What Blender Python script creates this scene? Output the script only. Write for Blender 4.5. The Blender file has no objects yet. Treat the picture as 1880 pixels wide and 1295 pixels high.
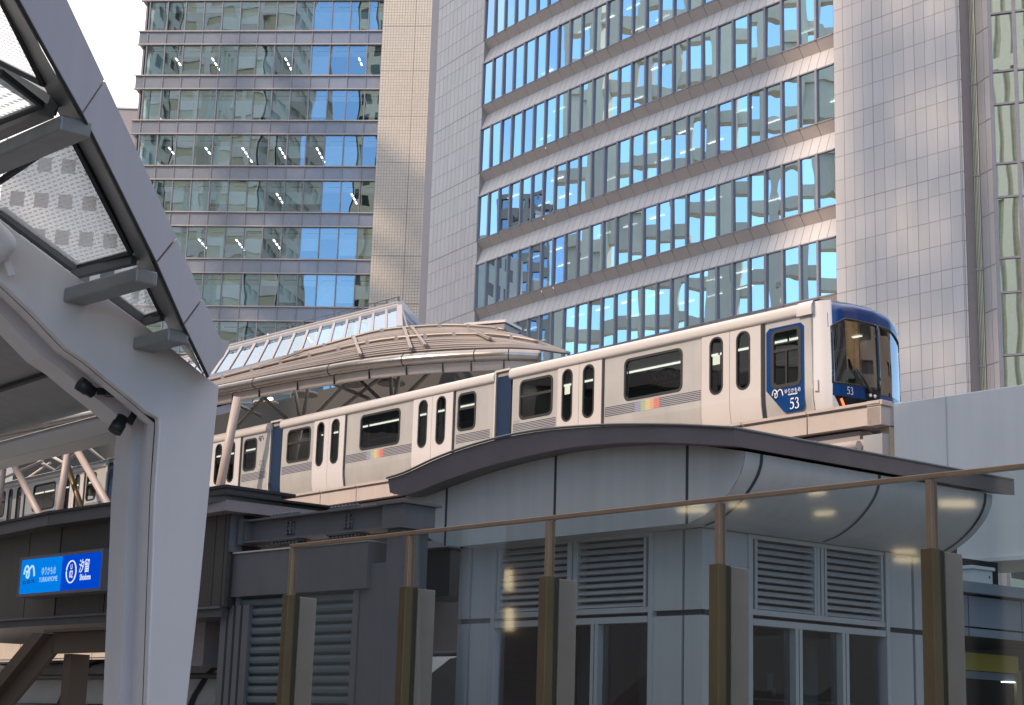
import bpy, math, random
from mathutils import Vector, Matrix
random.seed(7)
SC = bpy.context.scene
COL = SC.collection
R = math.radians
# ---------------------------------------------------------------- camera model
FPX, CX, CY = 3100.0, 940.0, 647.5
PITCH, ROLL = R(12.85), R(1.78)
CAM = Vector((0, 0, 1.6))
_f = Vector((0, math.cos(PITCH), math.sin(PITCH)))
_r = Vector((1, 0, 0))
_u = Vector((0, -math.sin(PITCH), math.cos(PITCH)))
CXA = _r * math.cos(ROLL) + _u * math.sin(ROLL)
CYA = -_r * math.sin(ROLL) + _u * math.cos(ROLL)

def ray(px, py):
    return _f + CXA * ((px - CX) / FPX) + CYA * ((CY - py) / FPX)

def proj(p):
    d = Vector(p) - CAM
    w = d.dot(_f)
    return (CX + FPX * d.dot(CXA) / w, CY - FPX * d.dot(CYA) / w)

def at(px, py, Y):
    """point seen at a pixel of the photograph at the ground distance Y ahead"""
    d = ray(px, py)
    return CAM + d * (Y / d.y)

Z3 = Vector((0, 0, 1))

class Plane:
    """upright plane; e runs to the right, n faces the viewer, s/z are its coordinates"""
    def __init__(self, o, deg):
        self.o = Vector(o)
        a = R(deg)
        self.e = Vector((math.cos(a), math.sin(a), 0))
        self.n = Vector((self.e.y, -self.e.x, 0))
    def at(self, px, py):
        d = ray(px, py)
        t = (self.o - CAM).dot(self.n) / d.dot(self.n)
        return CAM + d * t
    def sz(self, px, py):
        p = self.at(px, py)
        return ((p - self.o).dot(self.e), p.z)
    def p(self, s, z, off=0.0):
        q = self.o + self.e * s + self.n * off
        return Vector((q.x, q.y, z))
    def shifted(self, off):
        q = Plane.__new__(Plane)
        q.o = self.o + self.n * off
        q.e, q.n = self.e.copy(), self.n.copy()
        return q

def on_z(px, py, z):
    d = ray(px, py)
    return CAM + d * ((z - CAM.z) / d.z)

# ---------------------------------------------------------------- objects
def tag(o, label=None, cat=None, group=None, kind=None):
    if label: o['label'] = label
    if cat: o['category'] = cat
    if group: o['group'] = group
    if kind: o['kind'] = kind
    return o

def empty(name, loc, label, cat, group=None):
    o = bpy.data.objects.new(name, None)
    o.location = loc
    o.empty_display_size = 0.3
    COL.objects.link(o)
    return tag(o, label, cat, group)

class MB:
    """collects shapes (world coordinates) and links them as ONE mesh object"""
    def __init__(self):
        self.v, self.f, self.m = [], [], []
        self.sm = []
    def face(self, pts, mat=0, smooth=False):
        b = len(self.v)
        self.v += [Vector(p) for p in pts]
        self.f.append(tuple(range(b, b + len(pts))))
        self.m.append(mat); self.sm.append(smooth)
    def box(self, c, ax, ay, az, mat=0):
        """centre and three half-extent vectors"""
        c = Vector(c); ax = Vector(ax); ay = Vector(ay); az = Vector(az)
        b = len(self.v)
        for i in (-1, 1):
            for j in (-1, 1):
                for k in (-1, 1):
                    self.v.append(c + ax * i + ay * j + az * k)
        fs = [(0, 1, 3, 2), (4, 6, 7, 5), (0, 4, 5, 1), (2, 3, 7, 6), (0, 2, 6, 4), (1, 5, 7, 3)]
        if ax.cross(ay).dot(az) < 0: fs = [f[::-1] for f in fs]
        for f in fs:
            self.f.append(tuple(b + q for q in f)); self.m.append(mat); self.sm.append(False)
    def pbox(self, pl, s0, s1, z0, z1, o0, o1, mat=0):
        """box on a plane: s range, z range, offset range along the normal"""
        c = pl.p((s0 + s1) / 2, (z0 + z1) / 2, (o0 + o1) / 2)
        self.box(c, pl.e * ((s1 - s0) / 2), pl.n * ((o1 - o0) / 2), Z3 * ((z1 - z0) / 2), mat)
    def prism(self, poly, ext, mat=0, cap=True, smooth=False):
        """polygon extruded by a vector"""
        poly = [Vector(p) for p in poly]; ext = Vector(ext)
        n = Vector((0, 0, 0))
        for i in range(len(poly)):
            n += (poly[i] - poly[0]).cross(poly[(i + 1) % len(poly)] - poly[0])
        if n.dot(ext) > 0: poly = poly[::-1]
        b = len(self.v); k = len(poly)
        self.v += poly + [p + ext for p in poly]
        if cap:
            self.f.append(tuple(range(b, b + k))); self.m.append(mat); self.sm.append(False)
            self.f.append(tuple(range(b + 2 * k - 1, b + k - 1, -1))); self.m.append(mat); self.sm.append(False)
        for i in range(k):
            j = (i + 1) % k
            self.f.append((b + i, b + k + i, b + k + j, b + j)); self.m.append(mat); self.sm.append(smooth)
    def tube(self, pts, r, n=10, mat=0, cap=True):
        pts = [Vector(p) for p in pts]
        b = len(self.v); rings = []
        for i, p in enumerate(pts):
            t = (pts[min(i + 1, len(pts) - 1)] - pts[max(i - 1, 0)]).normalized()
            a = t.cross(Z3)
            if a.length < 1e-3: a = t.cross(Vector((1, 0, 0)))
            a.normalize(); c = a.cross(t).normalized()
            rr = r[i] if isinstance(r, (list, tuple)) else r
            s = len(self.v)
            for k in range(n):
                w = 2 * math.pi * k / n
                self.v.append(p + (a * math.cos(w) + c * math.sin(w)) * rr)
            rings.append(s)
        for i in range(len(rings) - 1):
            for k in range(n):
                k2 = (k + 1) % n
                self.f.append((rings[i] + k, rings[i] + k2, rings[i + 1] + k2, rings[i + 1] + k)); self.m.append(mat); self.sm.append(True)
        if cap:
            self.f.append(tuple(rings[0] + k for k in range(n))[::-1]); self.m.append(mat); self.sm.append(False)
            self.f.append(tuple(rings[-1] + k for k in range(n))); self.m.append(mat); self.sm.append(False)
    def bar(self, p, q, w, h, up=Z3, mat=0):
        """rectangular bar between two points; h is measured along 'up'"""
        p = Vector(p); q = Vector(q)
        t = (q - p); L = t.length; t.normalize()
        a = t.cross(up).normalized(); c = a.cross(t).normalized()
        self.box((p + q) / 2, t * (L / 2), a * (w / 2), c * (h / 2), mat)
    def grid(self, rows, mat=0, smooth=True):
        """rows of points joined as a sheet"""
        b = len(self.v); n = len(rows[0])
        for r in rows: self.v += [Vector(p) for p in r]
        for i in range(len(rows) - 1):
            for j in range(n - 1):
                a = b + i * n + j
                self.f.append((a, a + 1, a + n + 1, a + n)); self.m.append(mat); self.sm.append(smooth)
    def sphere(self, c, r, n=12, k=8, mat=0, sq=(1, 1, 1)):
        c = Vector(c)
        rows = []
        for i in range(k + 1):
            t = math.pi * i / k
            rows.append([c + Vector((math.sin(t) * math.cos(2 * math.pi * j / n) * sq[0], math.sin(t) * math.sin(2 * math.pi * j / n) * sq[1], math.cos(t) * sq[2])) * r for j in range(n + 1)])
        self.grid(rows, mat, True)
    def build(self, name, mats, parent=None, bevel=0.0, label=None, weld=True, autosmooth=False):
        me = bpy.data.meshes.new(name)
        org = Vector(parent.matrix_world.translation) if parent else Vector((0, 0, 0))
        if parent:
            org = Vector((0, 0, 0)); q = parent
            while q: org += Vector(q.location); q = q.parent
        # the origin of a top-level mesh sits at its own middle
        base = Vector((0, 0, 0))
        if not parent and self.v:
            lo = Vector((min(p.x for p in self.v), min(p.y for p in self.v), min(p.z for p in self.v)))
            hi = Vector((max(p.x for p in self.v), max(p.y for p in self.v), max(p.z for p in self.v)))
            base = (lo + hi) / 2; base.z = lo.z
            org = base
        me.from_pydata([tuple(p - org) for p in self.v], [], self.f)
        if not isinstance(mats, (list, tuple)): mats = [mats]
        for m in mats: me.materials.append(m)
        me.polygons.foreach_set('material_index', self.m)
        me.polygons.foreach_set('use_smooth', self.sm)
        me.update()
        o = bpy.data.objects.new(name, me)
        COL.objects.link(o)
        if parent: o.parent = parent
        else: o.location = base
        if bevel > 0:
            b = o.modifiers.new('bevel', 'BEVEL'); b.width = bevel; b.segments = 2; b.limit_method = 'ANGLE'; b.angle_limit = R(40)
        if label: o['label'] = label
        return o

def smooth_poly(pts, n=6):
    """Catmull-Rom through the points"""
    P = [Vector(p) for p in pts]; out = []
    for i in range(len(P) - 1):
        p0 = P[max(i - 1, 0)]; p1 = P[i]; p2 = P[i + 1]; p3 = P[min(i + 2, len(P) - 1)]
        for k in range(n):
            t = k / n
            out.append(0.5 * ((2 * p1) + (p2 - p0) * t + (2 * p0 - 5 * p1 + 4 * p2 - p3) * t * t + (3 * p1 - p0 - 3 * p2 + p3) * t ** 3))
    out.append(P[-1]); return out

def rrect(s0, s1, z0, z1, r, n=5):
    out = []
    for cx, cz, a0 in ((s1 - r, z1 - r, 0), (s0 + r, z1 - r, 90), (s0 + r, z0 + r, 180), (s1 - r, z0 + r, 270)):
        for k in range(n + 1):
            a = R(a0 + 90 * k / n)
            out.append((cx + r * math.cos(a), cz + r * math.sin(a)))
    return out

def text_mb(txt, pl_o, ex, ez, size, thick=0.004, sx=1.0, align='CENTER', shear=0.0, bold=0.0):
    """lettering as mesh: returns MB with the glyphs laid at pl_o, ex right, ez up"""
    cu = bpy.data.curves.new('lettering', 'FONT')
    cu.body = txt; cu.size = size; cu.align_x = align; cu.align_y = 'CENTER'; cu.shear = shear
    cu.offset = bold; cu.resolution_u = 3
    ob = bpy.data.objects.new('lettering', cu); COL.objects.link(ob)
    dg = bpy.context.evaluated_depsgraph_get()
    me = bpy.data.meshes.new_from_object(ob.evaluated_get(dg))
    mb = MB(); ex = Vector(ex); ez = Vector(ez); n = ex.cross(ez).normalized()
    mb.v = [Vector(pl_o) + ex * (v.co.x * sx) + ez * v.co.y + n * thick for v in me.vertices]
    for p in me.polygons:
        mb.f.append(tuple(p.vertices)); mb.m.append(0); mb.sm.append(False)
    bpy.data.objects.remove(ob); bpy.data.meshes.remove(me); bpy.data.curves.remove(cu)
    return mb
# ---------------------------------------------------------------- materials
M = {}
def nt(name):
    m = bpy.data.materials.new(name); m.use_nodes = True
    t = m.node_tree
    for n in list(t.nodes): t.nodes.remove(n)
    out = t.nodes.new('ShaderNodeOutputMaterial')
    return m, t, out
def N(t, typ, **kw):
    n = t.nodes.new(typ)
    for k, v in kw.items():
        if k.startswith('_'): setattr(n, k[1:], v)
        else: n.inputs[k.replace('__', ' ')].default_value = v
    return n
def rgba(c): return (c[0], c[1], c[2], 1)
def pm(key, col, rough=0.5, metal=0.0, var=0.06, scale=1.5, bump=0.0, bscale=30.0, streak=0.0, spec=0.5, coat=0.0, emit=None, estr=0.0, rvar=0.08, facevar=0.0):
    m, t, out = nt(key)
    b = N(t, 'ShaderNodeBsdfPrincipled', Roughness=rough, Metallic=metal)
    b.inputs['Specular IOR Level'].default_value = spec
    if coat: b.inputs['Coat Weight'].default_value = coat; b.inputs['Coat Roughness'].default_value = 0.08
    tc = N(t, 'ShaderNodeNewGeometry')
    n1 = N(t, 'ShaderNodeTexNoise', Scale=scale, Detail=5.0, Roughness=0.6)
    t.links.new(tc.outputs['Position'], n1.inputs['Vector'])
    mr = N(t, 'ShaderNodeMapRange'); mr.inputs[1].default_value = 0.3; mr.inputs[2].default_value = 0.7
    mr.inputs[3].default_value = 1 - var; mr.inputs[4].default_value = 1 + var
    t.links.new(n1.outputs['Fac'], mr.inputs[0])
    val = mr.outputs[0]
    if streak > 0:   # rain streaks: noise stretched along the vertical
        mp = N(t, 'ShaderNodeMapping'); mp.inputs['Scale'].default_value = (6, 6, 0.25)
        t.links.new(tc.outputs['Position'], mp.inputs['Vector'])
        n2 = N(t, 'ShaderNodeTexNoise', Scale=1.0, Detail=4.0)
        t.links.new(mp.outputs[0], n2.inputs['Vector'])
        m2 = N(t, 'ShaderNodeMapRange'); m2.inputs[1].default_value = 0.35; m2.inputs[2].default_value = 0.75
        m2.inputs[3].default_value = 1.0; m2.inputs[4].default_value = 1 - streak
        t.links.new(n2.outputs['Fac'], m2.inputs[0])
        mm = N(t, 'ShaderNodeMath', _operation='MULTIPLY')
        t.links.new(val, mm.inputs[0]); t.links.new(m2.outputs[0], mm.inputs[1]); val = mm.outputs[0]
    if facevar > 0:  # every separate panel a touch lighter or darker
        m3 = N(t, 'ShaderNodeMapRange'); m3.inputs[3].default_value = 1 - facevar; m3.inputs[4].default_value = 1 + facevar
        t.links.new(tc.outputs['Random Per Island'], m3.inputs[0])
        mm = N(t, 'ShaderNodeMath', _operation='MULTIPLY')
        t.links.new(val, mm.inputs[0]); t.links.new(m3.outputs[0], mm.inputs[1]); val = mm.outputs[0]
    mx = N(t, 'ShaderNodeVectorMath', _operation='SCALE')
    mx.inputs[0].default_value = col
    t.links.new(val, mx.inputs['Scale'])
    t.links.new(mx.outputs[0], b.inputs['Base Color'])
    if rvar:
        r2 = N(t, 'ShaderNodeMapRange'); r2.inputs[3].default_value = max(0.02, rough - rvar); r2.inputs[4].default_value = min(1, rough + rvar)
        t.links.new(n1.outputs['Fac'], r2.inputs[0]); t.links.new(r2.outputs[0], b.inputs['Roughness'])
    if bump > 0:
        n3 = N(t, 'ShaderNodeTexNoise', Scale=bscale, Detail=2.0)
        t.links.new(tc.outputs['Position'], n3.inputs['Vector'])
        bp = N(t, 'ShaderNodeBump', Strength=bump, Distance=0.02)
        t.links.new(n3.outputs['Fac'], bp.inputs['Height']); t.links.new(bp.outputs[0], b.inputs['Normal'])
    if emit:
        b.inputs['Emission Color'].default_value = rgba(emit); b.inputs['Emission Strength'].default_value = estr
    t.links.new(b.outputs[0], out.inputs[0])
    M[key] = m; return m
def glass(key, tint=(.8, .85, .85), refl=0.1, rough=0.0, wave=0.0, wscale=0.6, ior=1.5, gcol=(1, 1, 1), wdist=0.02):
    m, t, out = nt(key)
    tr = N(t, 'ShaderNodeBsdfTransparent', Color=rgba(tint))
    gl = N(t, 'ShaderNodeBsdfGlossy', Color=rgba(gcol), Roughness=rough)
    fr = N(t, 'ShaderNodeFresnel', IOR=ior)
    mr = N(t, 'ShaderNodeMapRange'); mr.inputs[3].default_value = refl; mr.inputs[4].default_value = 1.0
    t.links.new(fr.outputs[0], mr.inputs[0])
    mx = N(t, 'ShaderNodeMixShader')
    t.links.new(mr.outputs[0], mx.inputs[0]); t.links.new(tr.outputs[0], mx.inputs[1]); t.links.new(gl.outputs[0], mx.inputs[2])
    if wave > 0:
        tc = N(t, 'ShaderNodeNewGeometry')
        n3 = N(t, 'ShaderNodeTexNoise', Scale=wscale, Detail=1.0)
        t.links.new(tc.outputs['Position'], n3.inputs['Vector'])
        bp = N(t, 'ShaderNodeBump', Strength=wave, Distance=wdist)
        t.links.new(n3.outputs['Fac'], bp.inputs['Height']); t.links.new(bp.outputs[0], gl.inputs['Normal'])
    t.links.new(mx.outputs[0], out.inputs[0])
    M[key] = m; return m
def lamp(key, col, strength):
    m, t, out = nt(key)
    e = N(t, 'ShaderNodeEmission', Color=rgba(col), Strength=strength)
    t.links.new(e.outputs[0], out.inputs[0]); M[key] = m; return m

pm('deck', (.28, .27, .26), .8, bump=.2, bscale=8)
# canopy
pm('canopy_white', (.585, .555, .575), .38, var=.04, scale=.8, streak=.06, coat=.15)
pm('canopy_fascia', (.30, .26, .27), .42, var=.05, scale=1.2, streak=.08, coat=.1)
pm('canopy_dark', (.11, .115, .12), .5, var=.1, scale=2)
pm('canopy_galv', (.235, .24, .24), .45, var=.16, scale=5, metal=.35)
pm('gasket', (.018, .02, .022), .6)
pm('spot_black', (.02, .022, .025), .45, metal=.3)
# louvre house
pm('house_panel', (.425, .425, .43), .32, var=.05, scale=.9, streak=.10, facevar=.04, coat=.15)
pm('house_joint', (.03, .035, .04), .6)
pm('house_frame', (.48, .48, .49), .35, metal=.3, var=.03)
pm('house_louvre', (.46, .46, .47), .4, metal=.25, var=.05, scale=4, streak=.08)
pm('roof_edge', (.16, .142, .148), .38, var=.08, scale=2, metal=.3)
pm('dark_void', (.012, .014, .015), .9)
pm('inner_grey', (.34, .44, .47), .8)
glass('house_glass', (.45, .52, .53), .05, wave=.25, wscale=1.5)
# screen
glass('screen_glass', (.67, .76, .78), .07, rough=.035, wave=.12, wscale=.7, ior=1.52)
pm('bronze', (.165, .122, .070), .38, metal=.55, var=.10, scale=3, streak=.12)
pm('brushed', (.50, .45, .42), .5, metal=.25, var=.05, scale=6, streak=.08)
pm('rail_bronze', (.31, .215, .15), .38, metal=.5, var=.08, scale=8)
# brown building
pm('brown_panel', (.075, .068, .06), .38, var=.10, scale=1.2, streak=.12, facevar=.05, metal=.2)
pm('brown_fascia', (.085, .08, .082), .42, var=.08, scale=2, streak=.1)
pm('mauve_fascia', (.24, .205, .21), .45, var=.06)
pm('steel_dark', (.14, .138, .148), .42, var=.08, scale=2, streak=.1, metal=.2)
pm('shutter', (.12, .15, .16), .38, metal=.4, var=.08, scale=3)
pm('rust', (.16, .075, .03), .9)
pm('stair_brown', (.085, .06, .043), .5, var=.08, scale=2)
pm('beige_wall', (.52, .445, .385), .7, var=.05, streak=.08, facevar=.03)
pm('olive_frame', (.16, .14, .075), .45)
pm('pale_sheet', (.84, .82, .84), .45, var=.06)
# train
pm('stainless', (.66, .63, .60), .32, metal=.42, var=.05, scale=1.2, rvar=.08, streak=.06)
pm('cream', (.61, .565, .545), .3, var=.02, coat=.25, rvar=.03)
pm('train_white', (.66, .62, .62), .22, var=.015, coat=.4, rvar=.02)
pm('train_roof', (.36, .37, .41), .5, var=.1)
pm('train_blue', (.004, .045, .18), .2, var=.03, coat=.5, rvar=.03)
pm('gangway_blue', (.002, .02, .062), .5, var=.08)
pm('train_black', (.012, .012, .014), .15, coat=.4, rvar=.03)
pm('rubber', (.03, .03, .032), .55)
pm('train_inside', (.16, .18, .17), .7)
pm('seat_blue', (.03, .10, .22), .8)
pm('sticker', (.62, .72, .62), .5)
pm('strap_grey', (.25, .27, .26), .5)
pm('stripe_navy', (.07, .075, .13), .4)
for k, c in (('stripe_violet', (.22, .24, .50)), ('stripe_green', (.40, .52, .28)), ('stripe_yellow', (.72, .58, .30)), ('stripe_orange', (.75, .38, .22)), ('stripe_red', (.68, .16, .12))):
    pm(k, c, .4)
glass('train_glass', (.54, .61, .60), .12, wave=.10, wscale=1.2)
glass('windshield', (.62, .65, .63), .25, wave=.04, wscale=.8)
pm('lettering_white', (.85, .85, .85), .4)
pm('lettering_grey', (.33, .31, .30), .4)
pm('lettering_navy', (.05, .07, .16), .4)
lamp('tail_lamp', (1, .12, .05), 1.6)
lamp('train_lamp', (1, .95, .82), .9)
# guideway and station
pm('parapet', (.52, .435, .395), .5, var=.05, streak=.06, facevar=.03)
pm('girder', (.66, .655, .65), .5, var=.05, scale=.5, streak=.05)
pm('roof_metal', (.20, .17, .16), .4, metal=.5, var=.08, scale=2)
pm('roof_rib', (.27, .235, .222), .5, metal=.3, var=.08)
pm('eave_tube', (.40, .36, .335), .24, metal=.85, var=.06, scale=1.5, streak=.1)
pm('eave_strip', (.58, .51, .47), .35, metal=.2, var=.05)
pm('walk_pipe', (.36, .30, .265), .4, metal=.3)
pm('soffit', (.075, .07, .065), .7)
pm('soffit_panel', (.45, .41, .36), .7)
pm('truss', (.62, .56, .50), .5)
pm('post_pink', (.50, .40, .36), .42, var=.05)
glass('skylight_glass', (.62, .72, .80), .30, wave=.3, wscale=.5, gcol=(.72, .86, 1))
pm('skylight_frame', (.45, .41, .42), .4, metal=.4)
# towers
pm('tower_panel', (.555, .51, .50), .42, var=.05, scale=.10, facevar=.05, coat=.1, streak=.05)
pm('tower_sill', (.50, .42, .395), .5, var=.04, facevar=.02)
pm('tower_frame', (.27, .245, .26), .4, metal=.3)
pm('tower_joint', (.34, .30, .30), .7)
pm('rib_metal', (.48, .43, .31), .4, metal=.5, var=.1)
pm('tile', (.62, .54, .46), .5, var=.03, scale=.1, facevar=.035)
pm('tile_grout', (.33, .285, .25), .8)
pm('mauve_strip', (.34, .29, .30), .5, var=.05, facevar=.05)
pm('tower_floor', (.17, .195, .195), .8)
pm('tower_bulkhead', (.44, .47, .44), .7, facevar=.06)
pm('blind', (.62, .78, .78), .8, facevar=.25)
glass('tower_glass', (.92, .98, .98), .31, wave=.16, wscale=.28, gcol=(.64, .87, 1.0), wdist=.05)
glass('tower_mirror', (.30, .36, .37), .84, wave=.10, wscale=.35, gcol=(.68, .87, .97), wdist=.04)
pm('spandrel_glass', (.25, .26, .30), .2, metal=.2, coat=.7, rvar=.03, facevar=.08)
pm('ledge', (.42, .37, .365), .4, metal=.35)
lamp('office_lamp', (1, .97, .9), 3.0)
glass('tower_mirror_soft', (.36, .42, .42), .74, wave=.16, wscale=.5, gcol=(.66, .84, .94), wdist=.04)
glass('tower_mirror_clear', (.42, .48, .48), .66, wave=.06, wscale=.3, gcol=(.70, .88, 1), wdist=.04)
pm('slab_white', (.62, .61, .60), .7, streak=.05)
pm('slab_window', (.12, .11, .10), .3)
# off-frame neighbours that show as reflections
pm('concrete_beige', (.72, .64, .52), .8, var=.06, scale=.2, streak=.08)
pm('slate_wall', (.085, .115, .125), .7)
pm('taupe_wall', (.74, .68, .64), .7, var=.1, scale=.05)
pm('warm_brick', (.90, .54, .26), .8, var=.08, scale=.3)
pm('dusk_brown', (.24, .205, .185), .6, var=.15, scale=.1)
pm('pale_concrete', (.72, .62, .46), .8, var=.05)
glass('town_glass', (.15, .18, .2), .4, gcol=(.8, .9, 1))
pm('town_dark', (.05, .055, .06), .65, spec=.15)
lamp('added_glow', (1, .80, .48), 1.9)  # emission added to make warm patches in the glass screen
pm('skin', (.55, .36, .27), .6)
pm('hair', (.015, .012, .011), .6)
pm('cloth_navy', (.03, .045, .09), .9)
pm('cloth_grey', (.35, .36, .37), .9)
pm('mask_white', (.75, .75, .75), .8)
pm('yellow_band', (.34, .28, .04), .6)
pm('entry_blue', (.16, .19, .235), .4, var=.05, facevar=.05)
pm('unit_white', (.55, .57, .57), .5)

# frit: rows of short printed dashes on clear roof glass
def frit():
    m, t, out = nt('frit_glass')
    uv = N(t, 'ShaderNodeUVMap')
    br = N(t, 'ShaderNodeTexBrick', Scale=1.0)
    br.offset = 0.5
    br.inputs['Color1'].default_value = (0, 0, 0, 1); br.inputs['Color2'].default_value = (0, 0, 0, 1); br.inputs['Mortar'].default_value = (1, 1, 1, 1)
    br.inputs['Brick Width'].default_value = 0.060; br.inputs['Row Height'].default_value = 0.034; br.inputs['Mortar Size'].default_value = 0.011
    br.inputs['Mortar Smooth'].default_value = 0.1
    t.links.new(uv.outputs[0], br.inputs['Vector'])
    tr = N(t, 'ShaderNodeBsdfTransparent', Color=(.90, .92, .92, 1))
    fr = N(t, 'ShaderNodeBsdfTranslucent', Color=(.85, .85, .85, 1))
    dk = N(t, 'ShaderNodeBsdfTransparent', Color=(.30, .32, .33, 1))
    m2 = N(t, 'ShaderNodeMixShader')
    t.links.new(br.outputs['Color'], m2.inputs[0]); t.links.new(dk.outputs[0], m2.inputs[1]); t.links.new(tr.outputs[0], m2.inputs[2])
    m3 = N(t, 'ShaderNodeMixShader', Fac=.28)
    t.links.new(m2.outputs[0], m3.inputs[1]); t.links.new(fr.outputs[0], m3.inputs[2])
    t.links.new(m3.outputs[0], out.inputs[0]); M['frit_glass'] = m
frit()
# ---------------------------------------------------------------- camera, sun, sky
cd = bpy.data.cameras.new('camera'); cam = bpy.data.objects.new('camera', cd); COL.objects.link(cam)
cd.sensor_width = 36; cd.lens = 36 * FPX / 1880; cd.clip_start = 0.1; cd.clip_end = 6000
mw = Matrix((CXA, CYA, -_f)).transposed().to_4x4(); mw.translation = CAM
cam.matrix_world = mw
SC.camera = cam
SUN_AZ, SUN_EL = R(-122), R(33)          # azimuth from the view axis, clockwise positive
to_sun = Vector((math.sin(SUN_AZ) * math.cos(SUN_EL), math.cos(SUN_AZ) * math.cos(SUN_EL), math.sin(SUN_EL)))
sl = bpy.data.lights.new('sun', 'SUN'); sl.energy = 2.0; sl.angle = R(1.5); sl.color = (.80, .63, .46)
so = bpy.data.objects.new('sun', sl); COL.objects.link(so)
so.rotation_euler = (-to_sun).to_track_quat('-Z', 'Y').to_euler(); so.location = (0, -40, 120)
w = bpy.data.worlds.new('World'); SC.world = w; w.use_nodes = True
t = w.node_tree
for n in list(t.nodes): t.nodes.remove(n)
out = t.nodes.new('ShaderNodeOutputWorld'); bg = t.nodes.new('ShaderNodeBackground')
sky = t.nodes.new('ShaderNodeTexSky'); sky.sky_type = 'NISHITA'; sky.sun_disc = False
sky.sun_elevation = SUN_EL; sky.sun_rotation = SUN_AZ; sky.altitude = 0
sky.air_density = 1.0; sky.dust_density = 0.05; sky.ozone_density = 3.0
# a bank of white cloud low in the sky ahead
tc = t.nodes.new('ShaderNodeTexCoord')
dt = N(t, 'ShaderNodeVectorMath', _operation='DOT_PRODUCT'); dt.inputs[1].default_value = Vector((-.30, .90, .30)).normalized()
t.links.new(tc.outputs['Generated'], dt.inputs[0])
nz = N(t, 'ShaderNodeTexNoise', Scale=2.2, Detail=6.0, Roughness=.55); t.links.new(tc.outputs['Generated'], nz.inputs['Vector'])
ad = N(t, 'ShaderNodeMath', _operation='MULTIPLY_ADD'); ad.inputs[1].default_value = .55; 
t.links.new(nz.outputs['Fac'], ad.inputs[0]); t.links.new(dt.outputs['Value'], ad.inputs[2])
mr = N(t, 'ShaderNodeMapRange'); mr.inputs[1].default_value = .88; mr.inputs[2].default_value = 1.12
t.links.new(ad.outputs[0], mr.inputs[0])
# thin white cloud overhead, unseen, added as neutral fill from above
sx_ = N(t, 'ShaderNodeSeparateXYZ'); t.links.new(tc.outputs['Generated'], sx_.inputs[0])
ov = N(t, 'ShaderNodeMath', _operation='MULTIPLY_ADD'); ov.inputs[1].default_value = .5
t.links.new(nz.outputs['Fac'], ov.inputs[0]); t.links.new(sx_.outputs['Z'], ov.inputs[2])
mo = N(t, 'ShaderNodeMapRange'); mo.inputs[1].default_value = .72; mo.inputs[2].default_value = 1.05; mo.inputs[4].default_value = .85
t.links.new(ov.outputs[0], mo.inputs[0])
mm_ = N(t, 'ShaderNodeMath', _operation='MAXIMUM'); t.links.new(mr.outputs[0], mm_.inputs[0]); t.links.new(mo.outputs[0], mm_.inputs[1])
mx = N(t, 'ShaderNodeMix', _data_type='RGBA')
t.links.new(mm_.outputs[0], mx.inputs['Factor']); t.links.new(sky.outputs[0], mx.inputs['A']); mx.inputs['B'].default_value = (6.0, 5.6, 5.4, 1)
t.links.new(mx.outputs['Result'], bg.inputs['Color']); bg.inputs['Strength'].default_value = 0.14
t.links.new(bg.outputs[0], out.inputs[0])
SC.view_settings.view_transform = 'Standard'; SC.view_settings.look = 'None'; SC.view_settings.gamma = 1
SC.view_settings.exposure = 1.12
SC.cycles.max_bounces = 8; SC.cycles.transparent_max_bounces = 16; SC.cycles.glossy_bounces = 4; SC.cycles.diffuse_bounces = 3
SC.cycles.caustics_reflective = False; SC.cycles.caustics_refractive = False
SC.cycles.use_denoising = True
# ---------------------------------------------------------------- ground
g = MB(); 
g.box((0, 300, -0.1), (1500, 0, 0), (0, 1500, 0), (0, 0, 0.1))
tag(g.build('plaza_deck', M['deck']), kind='structure')

def panel_sheet(mb, pl, ss, zs, gap, off, th=0.03, mat=0, tilt=0.0):
    """cladding panels with open joints"""
    for i in range(len(ss) - 1):
        for j in range(len(zs) - 1):
            t1 = random.uniform(-tilt, tilt); t2 = random.uniform(-tilt, tilt)
            a, b, c, d = ss[i] + gap / 2, ss[i + 1] - gap / 2, zs[j] + gap / 2, zs[j + 1] - gap / 2
            hs, hz = (b - a) / 2, (d - c) / 2
            f = [pl.p(a, c, off - hs * t1 - hz * t2), pl.p(b, c, off + hs * t1 - hz * t2), pl.p(b, d, off + hs * t1 + hz * t2), pl.p(a, d, off - hs * t1 + hz * t2)]
            k = [pl.p(a, c, off - th), pl.p(b, c, off - th), pl.p(b, d, off - th), pl.p(a, d, off - th)]
            mb.face(f, mat)
            for q in range(4):
                r_ = (q + 1) % 4
                mb.face([f[r_], f[q], k[q], k[r_]], mat)

def area_px(pts):
    P = [proj(p) for p in pts]
    if all(x < 0 or x > 1880 or y < 0 or y > 1295 for x, y in P): return 0.0
    P = [(min(max(x, 0), 1880), min(max(y, 0), 1295)) for x, y in P]
    return abs(sum(P[i][0] * P[(i + 1) % len(P)][1] - P[(i + 1) % len(P)][0] * P[i][1] for i in range(len(P)))) / 2

def pane_mb(pl, s0, s1, z0, z1, off, tilt):
    mb = MB()
    t1 = random.uniform(-tilt, tilt); t2 = random.uniform(-tilt, tilt); hs, hz = (s1 - s0) / 2, (z1 - z0) / 2
    f = [pl.p(s0, z0, off - hs * t1 - hz * t2), pl.p(s1, z0, off + hs * t1 - hz * t2), pl.p(s1, z1, off + hs * t1 + hz * t2), pl.p(s0, z1, off - hs * t1 + hz * t2)]
    mb.face(f)
    return mb, f

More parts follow.
